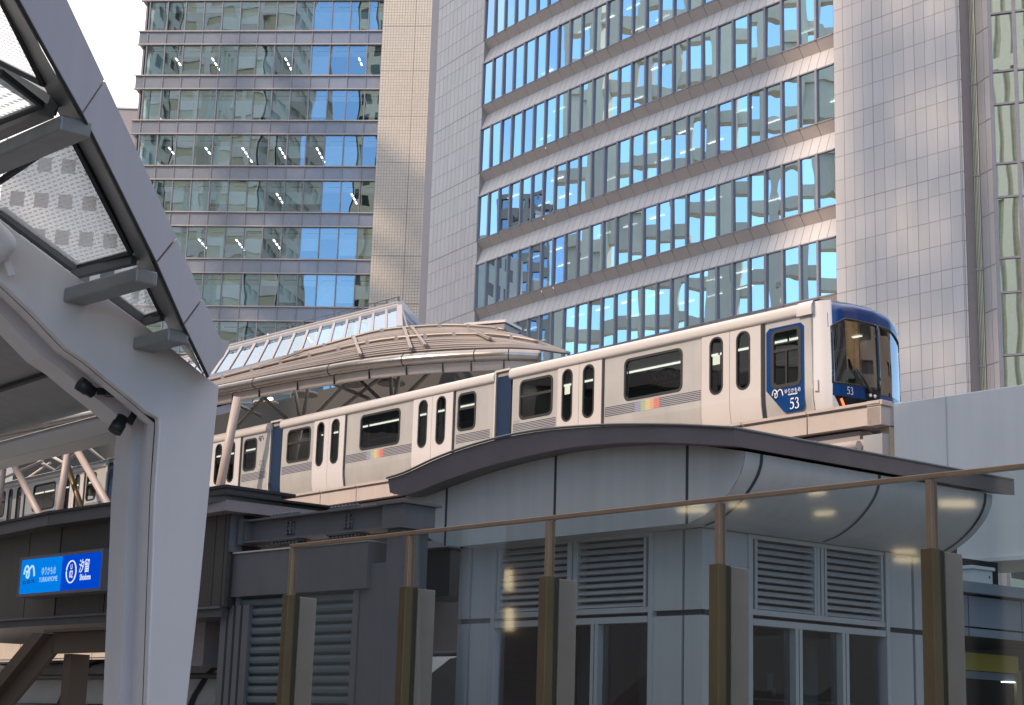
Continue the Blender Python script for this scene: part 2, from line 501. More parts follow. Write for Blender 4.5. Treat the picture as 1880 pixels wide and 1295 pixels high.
def place_many(items, name, mat, parent):
    """the 100 that show largest as parts of their own, the rest as one part"""
    items.sort(key=lambda it: -it[1])
    for mb, a in items[:100]: mb.build(name, mat, parent)
    rest = MB()
    for mb, a in items[100:]:
        b = len(rest.v); rest.v += mb.v; rest.f += [tuple(q + b for q in f) for f in mb.f]; rest.m += mb.m; rest.sm += mb.sm
    if rest.v:
        o = rest.build(name, mat, parent); o['kind'] = 'stuff'

# ---------------------------------------------------------------- right office tower
FH = (39.63 - 24.93) / 3.0
PF = Plane(at(1530, 62.6, 86), -49.4)
tower = empty('office_tower', (18, 88, 0), 'tall pale office tower with sloping bands of blue mirrored windows behind the train', 'office building')
zb0 = 24.93 - 6 * FH                     # window sill levels
NF = 16
levels = [zb0 + k * FH for k in range(NF)]
wh = FH * 0.655
# flat wall right of the windows
ss = []
bay = [0, 2.56, 5.23, 7.83]
for i in range(3):
    ss += [bay[i] + (bay[i + 1] - bay[i]) * k / 4 for k in range(4)]
ss.append(7.83)
back = MB(); panels = MB()
zs = []
for k in range(NF):
    z = levels[k]
    zs += [z, z + FH * .27, z + FH * .54, z + FH * .81]
zs.append(levels[-1] + FH)
back.pbox(PF, 0.0, 7.9, 0, zs[-1], -1.2, -0.035)
panel_sheet(panels, PF, ss, zs, .02, 0.0, tilt=.002)
grooves = MB()
for s in bay[1:3]: grooves.pbox(PF, s - .022, s + .022, 0, zs[-1], -.03, .006)
for z in levels: grooves.pbox(PF, 0, 7.83, z - .026, z + .026, -.03, .004)
grooves.build('joint_line', M['tower_joint'], tower)
# window wall: plan line bends away to the left
plan_px = [(1533, 369.4), (1395, 408.6), (1270, 443.8), (1155, 480.0), (1057, 512.6), (970, 540.6), (884.9, 567.5)]
zr = 30.04
PP = [PF.p(0, 0)]
pts = [on_z(x, y, zr) for x, y in plan_px]
sh = PF.p(0, 0) - Vector((pts[0].x, pts[0].y, 0))
PP = [Vector((p.x + sh.x, p.y + sh.y, 0)) for p in pts]
# smooth the plan with one gentle bend
e_end = (PP[-1] - PP[0])
def plan(t):
    """t from 0 (right end) to 1 (left end)"""
    a0, a1 = R(-49.6), R(-54.6)
    L = e_end.length / 1.0005
    n = 60; p = Vector(PP[0]); m = int(round(t * n))
    for k in range(n):
        if k / n >= t - 1e-9: break
        st = min(1 / n, t - k / n)
        a = a0 + (a1 - a0) * ((k + .5) / n)
        p = p - Vector((math.cos(a), math.sin(a), 0)) * (L * st)
    return p
NW = 26
panes = []
frames = MB(); slabs = MB(); SILL = {q: MB() for q in range(2, NF)}; SPAN = {q: MB() for q in range(2, NF)}
office_lamps = []
D = 0.42
nodes = [plan(k / NW) for k in range(NW + 1)]
def npl(k):
    """plane of bay k (right to left)"""
    p, q = nodes[k + 1], nodes[k]
    return Plane(p, math.degrees(math.atan2(q.y - p.y, q.x - p.x))), (q - p).length
for k in range(NW):
    pl, L = npl(k)
    for lv in range(2, NF):
        z = levels[lv]; zt = z + wh
        if lv < NF - 0:
            mb, f = pane_mb(pl, 0.05, L - 0.05, z + .05, zt - .05, -0.06, .010); mb.m = [random.choice((0, 0, 0, 1, 1, 2))]
            panes.append((mb, area_px(f)))
        # mullion with a dark return, head and sill rails
        frames.pbox(pl, -.07, .07, z, zt, -.16, .06)
        frames.pbox(pl, .07, L - .07, z, z + .07, -.14, .03)
        frames.pbox(pl, .07, L - .07, zt - .07, zt, -.14, .03)
        # V-shaped band under the sill
        zb = z - FH + wh                      # head of the window below
        zg = z - FH * .115
        g_ = .012
        SILL[lv].face([pl.p(g_, zg, -D), pl.p(L - g_, zg, -D), pl.p(L - g_, z, 0.0), pl.p(g_, z, 0.0)])
        for h in range(2):
            a = L * h / 2 + g_; b = L * (h + 1) / 2 - g_
            SPAN[lv].face([pl.p(a, zb, 0.0), pl.p(b, zb, 0.0), pl.p(b, zg, -D), pl.p(a, zg, -D)])
    slabs.pbox(pl, 0, L, 0, levels[-1] + FH, -9.0, -8.9)
    for lv in range(2, NF):
        slabs.pbox(pl, 0, L, levels[lv] - FH * .345 + .02, levels[lv] - .02, -8.9, -D - .03)
    if k % 2 == 0:
        for lv in range(3, NF):
            for o_ in (-1.6, -4.2):
                if random.random() < .42:
                    mb = MB(); s_ = random.uniform(.2, L - 1.1)
                    zc = levels[lv] + wh - .10
                    mb.box(pl.p(s_ + .5, zc, o_), pl.e * .62, pl.n * .06, Z3 * .03)
                    office_lamps.append((mb, area_px([pl.p(s_, zc + .3, o_), pl.p(s_ + 1, zc + .3, o_), pl.p(s_ + 1, zc, o_), pl.p(s_, zc, o_)])))
place_many(panes, 'window', [M['tower_mirror'], M['tower_mirror_soft'], M['tower_mirror_clear']], tower)
place_many(office_lamps, 'ceiling_light', M['office_lamp'], tower)
frames.build('window_frame', M['tower_frame'], tower)
for q in SILL: SILL[q].build('sill_band', M['tower_sill'], tower); SPAN[q].build('spandrel', M['tower_panel'], tower)
slabs.build('floor_slab', M['tower_floor'], tower)
# left flank of the tower, turned farther away
p_end = nodes[-1]
PL = Plane(p_end - Vector((math.cos(R(-58.5)), math.sin(R(-58.5)), 0)) * 15.0, -58.5)
Lf = 15.0
s_left = PL.sz(800.4, 151.9)[0]
fl = MB(); flb = MB()
sf = []
nfl = 12
for k in range(nfl + 1): sf.append(s_left + (Lf - s_left) * k / nfl)
panel_sheet(fl, PL, sf, zs, .026, 0.0, tilt=.002)
flb.pbox(PL, s_left, Lf, 0, zs[-1], -1.0, -.035)
for z in levels: flb.pbox(PL, s_left, Lf, z - .04, z + .04, -.03, .004)
fl.build('flank_panel', M['tower_panel'], tower)
flb.build('flank_backing', M['tower_joint'], tower)
cap = MB()      # closing cheek at the left end and window-end cheek
cap.pbox(PL, s_left - 1.2, s_left, 0, zs[-1], -9, -.05)
cap.build('flank_return', M['mauve_strip'], tower)
# right end: chamfer, ribbed slot, return wall, curtain wall
p0 = PF.p(7.83, 0); 
ch = Plane(p0, -8); p1 = ch.p(.19, 0)
mb = MB()
chp = MB(); panel_sheet(chp, ch, [0, .19], zs, .035, 0.0)
for q in (chp, panels): pass
b = len(panels.v); panels.v += chp.v; panels.f += [tuple(i + b for i in f) for f in chp.f]; panels.m += chp.m; panels.sm += chp.sm
panels.build('wall_panel', M['tower_panel'], tower)
back.build('wall_backing', M['tower_joint'], tower)
SB = Plane(p1 + Vector((.22, .85, 0)), -30)
sw = SB.sz(1789, 5)[0]
rb = MB()
rb.pbox(SB, -.3, sw, 0, zs[-1], -.4, -.1)
nr = 11
for k in range(nr):
    s = -.05 + (sw + .05) * k / nr
    rb.pbox(SB, s, s + (sw + .05) / nr * .55, 0, zs[-1], -.1, 0.02)
for z in levels: rb.pbox(SB, -.2, sw, z - .05, z + .05, -.1, .05, 1)
rb.build('ribbed_slot', [M['rib_metal'], M['tower_joint']], tower)
side = MB(); side.face([p1, p1 + Vector((.22, .85, 0)), p1 + Vector((.22, .85, 0)) + Z3 * zs[-1], p1 + Z3 * zs[-1]])
side.build('slot_cheek', M['tower_joint'], tower)
pr = SB.p(sw, 0)
RW = Plane(pr, -73); rw1 = RW.sz(1815, 5)[0]
rwm = MB(); panel_sheet(rwm, RW, [0, rw1 * .5, rw1], zs[::2], .04, 0.0); 
rwm.build('return_panel', M['tower_panel'], tower)
rwb = MB(); rwb.pbox(RW, 0, rw1, 0, zs[-1], -.6, -.04); rwb.build('return_backing', M['tower_joint'], tower)
pc = RW.p(rw1, 0)
CW = Plane(pc, -22.5)
cwf = MB(); cws = []
zt_ = CW.sz(1840, 20)[1]; z2_ = CW.sz(1845, 130)[1]; z3_ = CW.sz(1848, 190)[1]
per = CW.sz(1840, 130)[1] - CW.sz(1848, 299)[1]
zz = []
for k in range(-8, 9):
    zz += [z2_ + k * per, z3_ + k * per]
zz = sorted(z for z in zz if z > 0.5)
sx = [0.0, CW.sz(1862, 60)[0], CW.sz(1862, 60)[0] + 2.4, CW.sz(1862, 60)[0] + 4.8]
items = []
for i in range(3):
    for j in range(len(zz) - 1):
        mb, f = pane_mb(CW, sx[i] + .06, sx[i + 1] - .06, zz[j] + .06, zz[j + 1] - .06, -.05, .012)
        items.append((mb, area_px(f)))
for mb, a in items:
    if a > 0: mb.build('curtain_pane', M['tower_mirror'], tower)
for s in sx: cwf.pbox(CW, s - .09, s + .09, 0, zz[-1], -.12, .06)
for z in zz: cwf.pbox(CW, 0.09, sx[-1], z - .05, z + .05, -.1, .04)
cwf.build('curtain_frame', M['tower_frame'], tower)
ci = MB(); ci.pbox(CW, 0, sx[-1], 0, zz[-1], -3.2, -3.0)
for z in zz[::2]: ci.pbox(CW, 0, sx[-1], z - .5, z - .1, -3.0, -.2)
for s in (.3, 1.0, 2.6): ci.pbox(CW, s, s + .45, 0, zz[-1], -1.3, -.7, 1)
ci.build('curtain_interior', [M['tower_floor'], M['tile']], tower)

# ---------------------------------------------------------------- left glass tower
PT = Plane(at(703, 58.1, 160), -4.6)
gt = empty('glass_tower', (-27, 168, 0), 'dark glass office tower with thin pale ledges and lit ceiling strips, behind the canopy', 'office building')
FT = (71.10 - 42.10) / 6.0 / 1.0
spz = 1.42                                  # height of the spandrel band
tops = [71.10 - FT * k for k in range(-1, 14)]   # upper line of each spandrel... lower line is spz below
edges = [-24.30 + (22.79 / 12) * k for k in range(13)] + [0.0]
wins = []; spans = []; blinds = []; lamps_ = []; bulk = MB()
grid = MB(); ledges = MB(); floors = MB()
for zt in tops:
    zs_top = zt; zs_bot = zt - spz            # spandrel
    zw_top = zs_bot; zw_bot = zt - FT         # window below it
    if zw_top < 0.5: continue
    zw_bot = max(zw_bot, 0.2)
    ledges.pbox(PT, -25.25, 0, zs_top - .05, zs_top + .07, -.1, .22)
    ledges.pbox(PT, -25.25, 0, zs_bot - .07, zs_bot + .05, -.1, .22)
    floors.pbox(PT, -24.9, -.1, zs_bot + .1, zs_top - .1, -9.5, -.5)
    for k in range(13):
        a, b = edges[k] + .05, edges[k + 1] - .05
        mb, f = pane_mb(PT, a, b, zw_bot + .05, zw_top - .07, -.02, .009)
        wins.append((mb, area_px(f)))
        mb, f = pane_mb(PT, a, b, zs_bot + .05, zs_top - .05, .02, .004)
        spans.append((mb, area_px(f)))
        # bulkhead with a dark slot behind the head of every window
        zbk = zw_top - (zw_top - zw_bot) * .33
        bulk.pbox(PT, a - .02, b + .02, zbk, zw_top - .02, -.55, -.45)
        bulk.pbox(PT, a + .4, b - .15, zw_top - .62, zw_top - .52, -.45, -.43, 1)
        lit = random.random() < {1: .35, 2: .06, 3: .95, 4: .12, 5: .65, 6: .05, 7: .5}.get(tops.index(zt), .1) and k % 2 == 1
        if not lit and random.random() < .72:
            mb = MB(); drop = random.choice((1, 1, 1, .55, .75))
            mb.pbox(PT, a, b, zbk - (zbk - zw_bot) * drop, zbk, -.40, -.38)
            blinds.append((mb, area_px([PT.p(a, zw_bot), PT.p(b, zw_bot), PT.p(b, zbk), PT.p(a, zbk)])))
        elif lit:
            for q in range(random.choice((2, 3, 4))):
                o_ = -1.1 - q * 1.25
                mb = MB(); mb.box(PT.p((a + b) / 2, zbk - .02, o_), PT.e * .07, PT.n * .33, Z3 * .03)
                lamps_.append((mb, 20.0 - q))
    corner = (zw_bot, zw_top)
    grid.pbox(PT, -24.95, -24.75, zw_bot, zw_top, -.9, -.7)
    # corner glass return
    mb = MB(); mb.face([PT.p(-24.9, zw_bot, -6), PT.p(-24.9, zw_bot, -.9), PT.p(-24.9, zw_top, -.9), PT.p(-24.9, zw_top, -6)])
    wins.append((mb, 1.0))
    mb = MB(); mb.pbox(PT, -25.2, -24.36, zs_bot + .05, zs_top - .05, -6, .02); spans.append((mb, 30.0))
for s in edges: grid.pbox(PT, s - .05, s + .05, 0, 76.5, -.12, .10)
place_many(wins, 'window', M['tower_glass'], gt)
place_many(spans, 'spandrel', M['spandrel_glass'], gt)
place_many(blinds, 'roller_blind', M['blind'], gt)
place_many(lamps_, 'ceiling_light', M['office_lamp'], gt)
bulk.build('bulkhead', [M['tower_bulkhead'], M['gasket']], gt)
grid.build('mullion', M['tower_frame'], gt); ledges.build('ledge', M['ledge'], gt); floors.build('floor_slab', M['tower_floor'], gt)
core = MB(); core.pbox(PT, -24.6, 9.0, 0, 80, -22, -9.6); core.build('core', M['tower_floor'], gt)
tl = MB(); nts = 18
s_t = [5.02 * k / nts for k in range(nts + 1)]
zt_l = []; z = 3.0
while z < 77: zt_l.append(z); z += .302
panel_sheet(tl, PT, s_t, zt_l, .035, .22, th=.02, tilt=.0015)
tl.build('tile_cladding', M['tile'], gt)
tb = MB(); tb.pbox(PT, 0.02, 5.0, 0, 77, -3, .195)
for k in range(14):
    z = 71.0 + 0.6 - 4.85 * k * 1.0
    if z > 1: tb.pbox(PT, .0, 5.03, z - .035, z + .035, .19, .235)
tb.pbox(PT, 3.28, 3.34, 0, 77, .19, .238)
tb.build('tile_backing', M['tile_grout'], gt)
sd = MB(); sd.pbox(PT, 5.25, 7.2, 0, 80, -8, -1.2)
zq = 2.0
while zq < 78:
    sd.pbox(PT, 5.35, 7.2, zq + .04, zq + 2.38, -1.2, -1.12, 1); zq += 2.42
sd.build('side_strip', [M['tower_joint'], M['mauve_strip']], gt)

# ---------------------------------------------------------------- pale slab block seen through the canopy glass
WS = Plane(at(240, 330, 120), 8)
ws = empty('slab_block', WS.p(-4, 0, -4), 'white slab block with small square windows seen through the dotted canopy glass', 'building')
s0 = WS.sz(4, 330)[0]; s1 = WS.sz(238, 330)[0]; zt = WS.sz(120, 262)[1]
wm = MB(); wm.pbox(WS, s0, s1, 0, zt, -9, 0); wm.build('wall', M['slab_white'], ws)
items = []
for i in range(5):
    for j in range(9):
        a = s0 + .7 + i * (s1 - s0 - .5) / 5; z1 = zt - 1.3 - j * 2.75
        mb = MB(); mb.pbox(WS, a, a + 1.0, z1 - 1.1, z1, -.05, .012)
        items.append((mb, 1))
place_many(items, 'window', M['slab_window'], ws)
LB = Plane(at(235, 215, 190), 0)
lb = empty('distant_block', LB.p(0, 0), 'distant grey block peeping out between the canopy edge and the glass tower', 'building')
mb = MB(); mb.pbox(LB, LB.sz(215, 215)[0], LB.sz(275, 215)[0], 0, LB.sz(235, 201)[1], -12, 0); mb.build('wall', M['mauve_strip'], lb)
mb = MB(); mb.pbox(LB, LB.sz(213, 215)[0], LB.sz(276, 215)[0], LB.sz(235, 201)[1] + .02, LB.sz(235, 198)[1], -12.1, .15); mb.build('parapet_cap', M['slab_white'], lb)
# ---------------------------------------------------------------- train
def holed(outer, holes, pl, off0, off1):
    """flat plate with openings; outlines are (s, z) lists"""
    cu = bpy.data.curves.new('plate', 'CURVE'); cu.dimensions = '2D'; cu.fill_mode = 'BOTH'; cu.extrude = abs(off1 - off0) / 2
    for poly in [outer] + holes:
        sp = cu.splines.new('POLY'); sp.points.add(len(poly) - 1); sp.use_cyclic_u = True
        for p, q in zip(sp.points, poly): p.co = (q[0], q[1], 0, 1)
    ob = bpy.data.objects.new('plate', cu); COL.objects.link(ob)
    dg = bpy.context.evaluated_depsgraph_get()
    me = bpy.data.meshes.new_from_object(ob.evaluated_get(dg))
    mb = MB(); mid = (off0 + off1) / 2
    mb.v = [pl.p(v.co.x, v.co.y, mid + v.co.z) for v in me.vertices]
    for p in me.polygons:
        mb.f.append(tuple(p.vertices)); mb.m.append(0); mb.sm.append(False)
    bpy.data.objects.remove(ob); bpy.data.meshes.remove(me); bpy.data.curves.remove(cu)
    return mb

def ring(pl, outer, inner, off0, off1):
    return holed(outer, [inner], pl, off0, off1)

TR = Plane(at(938, 700, 36.8), -50.3)
ZB, ZR = 6.7, 9.62
WID = 2.4
def tuck(z):
    return 0.0 if z > 8.0 else -0.30 * ((8.0 - z) / 1.0) ** 2

def side_sheet(mb, pl, s0, s1, off, mat=0, z0=6.9, z1=8.0, n=6):
    rows = []
    for i in range(n + 1):
        z = z0 + (z1 - z0) * i / n
        rows.append([pl.p(s0, z, off + tuck(z)), pl.p(s1, z, off + tuck(z))])
    mb.grid(rows, mat, True)

def pane(pl, s0, s1, z0, z1, r, off):
    mb = MB(); mb.face([pl.p(s, z, off) for s, z in rrect(s0, s1, z0, z1, r)]); return mb

def car(name, label, pl, front=False, number=''):
    """pl.o is the lower left corner of the car side, s runs 0 .. 8.9"""
    L = 8.88
    root = empty(name, pl.p(4.4, ZB, -1.2), label, 'train car', 'cars of the driverless train')
    big = (3.66, 5.27, 8.42, 9.25)
    w1 = (.33, 1.38, 8.44, 9.27)
    d1 = (1.60, 2.98); d2 = (5.85, 7.38)
    dw = [(1.76, 2.06), (2.42, 2.74), (6.08, 6.40), (6.78, 7.10)]
    leaves = [(1.60, 2.275), (2.285, 2.98), (5.85, 6.585), (6.595, 7.38)]
    # body side plate with window openings
    holes = [rrect(*big, .12), rrect(*w1, .12)]
    wins = [big, w1]
    if not front:
        w3 = (7.56, 8.17, 8.44, 9.27); holes.append(rrect(*w3, .12)); wins.append(w3)
    else:
        w3 = (7.66, 8.32, 8.13, 9.19); holes.append(rrect(*w3, .10))
    for a, b in (d1, d2): holes.append([(a + .05, 8.02), (b - .05, 8.02), (b - .05, 9.38), (a + .05, 9.38)])
    s_end = 8.62 if front else L
    body = holed([(0.05, 8.0), (s_end, 8.0), (s_end, 9.42), (0.05, 9.42)], holes, pl, -.05, 0.0)
    for a, b in ((0.05, d1[0] + .05), (d1[1] - .05, d2[0] + .05), (d2[1] - .05, s_end)): side_sheet(body, pl, a, b, 0.0)
    # far side, ends, floor
    body.pbox(pl, .05, s_end, 6.9, 9.42, -WID, -WID + .05)
    body.pbox(pl, .05, .10, 6.9, 9.42, -WID + .05, -.06)
    if not front: body.pbox(pl, L - .05, L, 6.9, 9.42, -WID + .05, -.06)
    body.pbox(pl, .1, s_end, 7.0, 7.08, -WID + .05, -.35)
    body.build('body', M['stainless'], root)
    # cream band under the roof, rounded over into the roof
    sc1 = 8.62 if front else L
    ct = MB(); rows = []
    prof = [(0.0, 9.385), (.055, 9.40), (.07, 9.45), (.07, 9.52), (.05, 9.58), (.0, 9.62), (-.08, 9.65)]
    for o, z in prof: rows.append([pl.p(-.02, z, o), pl.p(sc1 + (.0), z, o)])
    ct.grid(rows, 0, True)
    for s in (-.02, sc1):
        ct.face([pl.p(s, z, o) for o, z in prof] + [pl.p(s, 9.385, -.08)])
    cant = ct.build('cantrail', M['cream'], root)
    rf = MB(); rows = []
    for o, z in [(-.08, 9.65), (-.25, 9.70), (-.7, 9.745), (-1.2, 9.76), (-1.7, 9.745), (-2.15, 9.70), (-2.4, 9.62), (-2.42, 9.4)]:
        rows.append([pl.p(-.0, z, o), pl.p(sc1 + .0, z, o)])
    rf.grid(rows, 0, True)
    rf.pbox(pl, .3, sc1 - .3, 9.60, 9.695, -.34, -.28)
    rf.build('roof', M['train_roof'], root)
    # windows with rubber frames
    for (a, b, z0, z1) in wins:
        wo = pane(pl, a + .01, b - .01, z0 + .01, z1 - .01, .11, -.02).build('window', M['train_glass'], root)
        fr = ring(pl, rrect(a - .03, b + .03, z0 - .03, z1 + .03, .14), rrect(a + .02, b - .02, z0 + .02, z1 - .02, .10), -.02, .012)
        if b - a < 1.3: fr.pbox(pl, a + .02, b - .02, z0 + (z1 - z0) * .56, z0 + (z1 - z0) * .63, -.015, .008)
        fr.build('window_frame', M['rubber'], wo)
    # doors
    k = 0
    for (a, b), (wa, wb) in zip(leaves, dw):
        lf = holed([(a, 8.0), (b, 8.0), (b, 9.375), (a, 9.375)], [rrect(wa, wb, 8.2, 9.31, .145)], pl, .0, .035)
        side_sheet(lf, pl, a, b, .035)
        for s in (a, b):
            pts = []
            for i in range(7):
                z = 6.9 + 1.1 * i / 6; pts.append((z, tuck(z)))
            lf.face([pl.p(s, z, o + .035) for z, o in pts] + [pl.p(s, z, o - .02) for z, o in pts[::-1]])
        door = lf.build('door', M['cream' if front else 'train_white'], root)
        dwo = pane(pl, wa + .01, wb - .01, 8.21, 9.30, .14, .012).build('door_window', M['train_glass'], door)
        ring(pl, rrect(wa - .02, wb + .02, 8.18, 9.33, .165), rrect(wa + .015, wb - .015, 8.215, 9.295, .13), .02, .042).build('door_seal', M['rubber'], door)
        if k in (0, 2) and front:
            st = MB(); st.pbox(pl, wa + .05, wb - .08, 8.78, 8.96, .014, .016); st.build('sticker', M['sticker'], door)
        k += 1
    for s, w_ in ((d1[1] + .03, .05), (d2[1] + .03, .06)):
        gap = MB(); gap.pbox(pl, s - w_ / 2, s + w_ / 2, 8.0, 9.385, -.02, .02)
        side_sheet(gap, pl, s - w_ / 2, s + w_ / 2, .012); gap.build('door_gap', M['rubber'], root)
    for s in (d1[0] - .015, d2[0] - .015):
        gap = MB(); gap.pbox(pl, s - .012, s + .012, 7.95, 9.385, -.02, .01); gap.build('door_gap', M['rubber'], root)
    for s in (2.28, 6.59): 
        gap = MB(); gap.pbox(pl, s - .014, s + .014, 8.0, 9.375, .0, .030)
        side_sheet(gap, pl, s - .014, s + .014, .028); gap.build('door_gap', M['rubber'], root)
    # waist stripes fading through a rainbow
    st = MB(); names = ['stripe_navy', 'stripe_violet', 'stripe_green', 'stripe_yellow', 'stripe_orange', 'stripe_red']
    segs = [(3.06, 3.95, 0), (3.95, 4.13, 1), (4.13, 4.26, 2), (4.26, 4.39, 3), (4.39, 4.50, 4), (4.50, 4.66, 5), (4.66, 5.80, 0)]
    zb = 8.15
    for i in range(6):
        z = zb + i * .036
        for a, b, m_ in segs:
            th = .008 if m_ < 2 else .0115
            st.pbox(pl, a, b, z - th, z + th, .0, .004, m_)
    for a, b in ((.10, 1.52), (7.50, 8.72)):
        if front and a > 5: continue
        sx = MB()
        for i in range(6): sx.pbox(pl, a, b, zb + i * .036 - .008, zb + i * .036 + .008, .0, .004)
        sx.build('stripe_band', M['stripe_navy'], root)
    st.build('stripe_band', [M[n] for n in names], root)
    # interior
    it = MB()
    it.pbox(pl, .12, s_end - .05, 7.1, 9.40, -WID + .06, -WID + .10)
    it.pbox(pl, .12, s_end - .05, 9.30, 9.36, -WID + .1, -.06)
    it.build('interior', M['train_inside'], root)
    for o in (-.95,):
        lm = MB(); lm.pbox(pl, .5, s_end - .4, 9.27, 9.295, o - .035, o + .035); lm.build('ceiling_light', M['train_lamp'], root)
    for a, b in ((.2, 1.5), (3.2, 5.6)):
        se = MB(); se.pbox(pl, a, b, 7.5, 7.62, -.62, -.12); se.pbox(pl, a, b, 7.62, 8.28, -.2, -.10)
        se.pbox(pl, a, b, 7.5, 7.62, -2.28, -1.8); se.pbox(pl, a, b, 7.62, 8.45, -2.32, -2.22)
        se.build('seat', M['seat_blue'], root, bevel=.03)
    gr = MB()
    for o in (-.62, -1.78):
        gr.tube([pl.p(.4, 9.14, o), pl.p(s_end - .3, 9.14, o)], .016, 6)
    for s in (1.5, 3.1, 5.7, 7.5):
        gr.tube([pl.p(s, 7.1, -.62), pl.p(s, 9.3, -.62)], .018, 6)
    gr.build('grab_rail', M['strap_grey'], root)
    n_st = 9 if front else 5
    for i in range(n_st):
        s = 3.75 + i * (1.5 / (n_st - 1)) + random.uniform(-.05, .05)
        sb = MB(); sb.box(pl.p(s, 9.07, -.62), pl.e * .012, pl.n * .004, Z3 * .07)
        pts = [pl.p(s + .055 * math.cos(a), 8.95 + .06 * math.sin(a), -.62) for a in [2 * math.pi * q / 10 for q in range(11)]]
        sb.tube(pts, .011, 5); sb.build('strap', M['strap_grey'], root)
    return root

def gangway(root, pl):
    L = 8.9
    gw = MB()
    rows = []
    for i in range(9):
        z = 6.9 + (9.5 - 6.9) * i / 8
        rows.append([pl.p(L + .015, z, -.03 + tuck(z)), pl.p(L + .49, z, -.03 + tuck(z))])
    gw.grid(rows, 0, True)
    gw.pbox(pl, L + .015, L + .49, 9.50, 9.60, -2.3, -.03, 1)
    g = gw.build('gangway', [M['gangway_blue'], M['mauve_strip']], root)
    fr = MB()
    rows = []
    for i in range(9):
        z = 6.9 + (9.6 - 6.9) * i / 8
        rows.append([pl.p(L - .03, z, .03 + tuck(z)), pl.p(L + .02, z, .03 + tuck(z))])
    fr.grid(rows, 0, True)
    fr.pbox(pl, L - .03, L + .49, 9.60, 9.645, -.6, .03)
    fr.build('gangway_frame', M['cream'], g)

PITCHC = 9.41
base = TR.p(0.02, 0)
car1pl = Plane(base, -50.3)
lead = car('train_car', 'cream and steel front car with blue windshield nose, numbered 53, on the beige guideway', car1pl, front=True)
car2pl = Plane(TR.p(-9.41, 0), -50.3)
std = car('train_car', 'second train car, coupled right behind the front car, with rainbow coloured waist stripes', car2pl)
gangway(std, car2pl)
def dup(root, shift, label):
    r = root.copy(); COL.objects.link(r); r.location = Vector(root.location) + shift; r['label'] = label
    def rec(src, dst):
        for ch in list(src.children):
            c = ch.copy(); COL.objects.link(c); c.parent = dst; rec(ch, c)
    rec(root, r); return r
third = dup(std, -TR.e * PITCHC, 'third train car, half hidden behind the big canopy column, numbered 53 in grey')
fourth = dup(std, -TR.e * PITCHC * 2, 'rearmost train car, seen behind the slanting pink roof posts at far left')
# grey car numbers and marks on the sides
def put_text(txt, pl, s, z, size, mat, parent, name='lettering', off=.006, sx=1.0, bold=0.0, align='CENTER'):
    mb = text_mb(txt, pl.p(s, z, off), pl.e, Z3, size, 0.0, sx, align, 0.0, bold)
    return mb.build(name, M[mat], parent)
def bird(pl, s, z, w, off, mat, parent, name='bird_emblem'):
    """two wing-like arches and a body dot"""
    mb = MB()
    def arch(pts, r):
        mb.tube([pl.p(s + x * w, z + y * w, off) for x, y in smooth_poly_2(pts)], r * w, 6)
    arch([(-.50, -.10), (-.42, .18), (-.25, .28), (-.08, .12), (-.02, -.12), (-.12, -.28), (-.26, -.20), (-.2, -.02), (.02, .14), (.22, .26), (.38, .12), (.48, -.22)], .042)
    mb.sphere(pl.p(s - .27 * w, z + .02 * w, off), .05 * w, 8, 6)
    return mb.build(name, M[mat], parent)
def serif(txt, c, ex, h, mat, parent):
    '''numerals drawn with thick and thin strokes'''
    G = {'5': [[(.30, .95, .13), (.84, .97, .14)], [(.31, .98, .07), (.24, .55, .07)], [(.24, .53, .05), (.45, .61, .10), (.70, .54, .16), (.82, .33, .19), (.72, .12, .15), (.45, .01, .07), (.22, .06, .10), (.17, .12, .12)]],
         '3': [[(.20, .80, .10), (.30, .94, .08), (.50, .98, .09), (.70, .86, .15), (.68, .68, .14), (.42, .54, .05)], [(.42, .54, .05), (.68, .48, .12), (.82, .28, .19), (.70, .08, .15), (.42, .0, .07), (.20, .07, .10), (.16, .14, .12)]]}
    mb = MB(); n = Vector(ex).cross(Z3)
    for i, ch in enumerate(txt):
        for st in G[ch]:
            P = smooth_poly([Vector(q) for q in st], 5) if len(st) > 2 else [Vector(q) for q in st]
            L, Rr = [], []
            for k, p in enumerate(P):
                d = P[min(k + 1, len(P) - 1)] - P[max(k - 1, 0)]; d.z = 0; d.normalize(); nn = Vector((-d.y, d.x, 0))
                for lst, sg in ((L, 1), (Rr, -1)):
                    q = Vector((p.x, p.y, 0)) + nn * (p.z * .5 * sg)
                    lst.append(Vector(c) + Vector(ex) * ((q.x * .62 - .31 + (i - .5) * .60) * h) + Z3 * ((q.y - .5) * h))
            mb.grid([Rr, L], 0, False)
    return mb.build('lettering', M[mat], parent)
def smooth_poly_2(pts):
    return [(p.x, p.y) for p in smooth_poly([Vector((x, y, 0)) for x, y in pts], 5)]
t3 = Plane(TR.p(-9.41 - PITCHC, 0), -50.3)
serif('53', t3.p(8.50, 8.50, .006), t3.e, .26, 'lettering_grey', third)
bird(t3, 8.40, 9.24, .24, .006, 'lettering_navy', third)
put_text('7536', car1pl, .22, 8.38, .10, 'lettering_grey', lead)

# --- the front of the leading car
fp = car1pl
root = lead
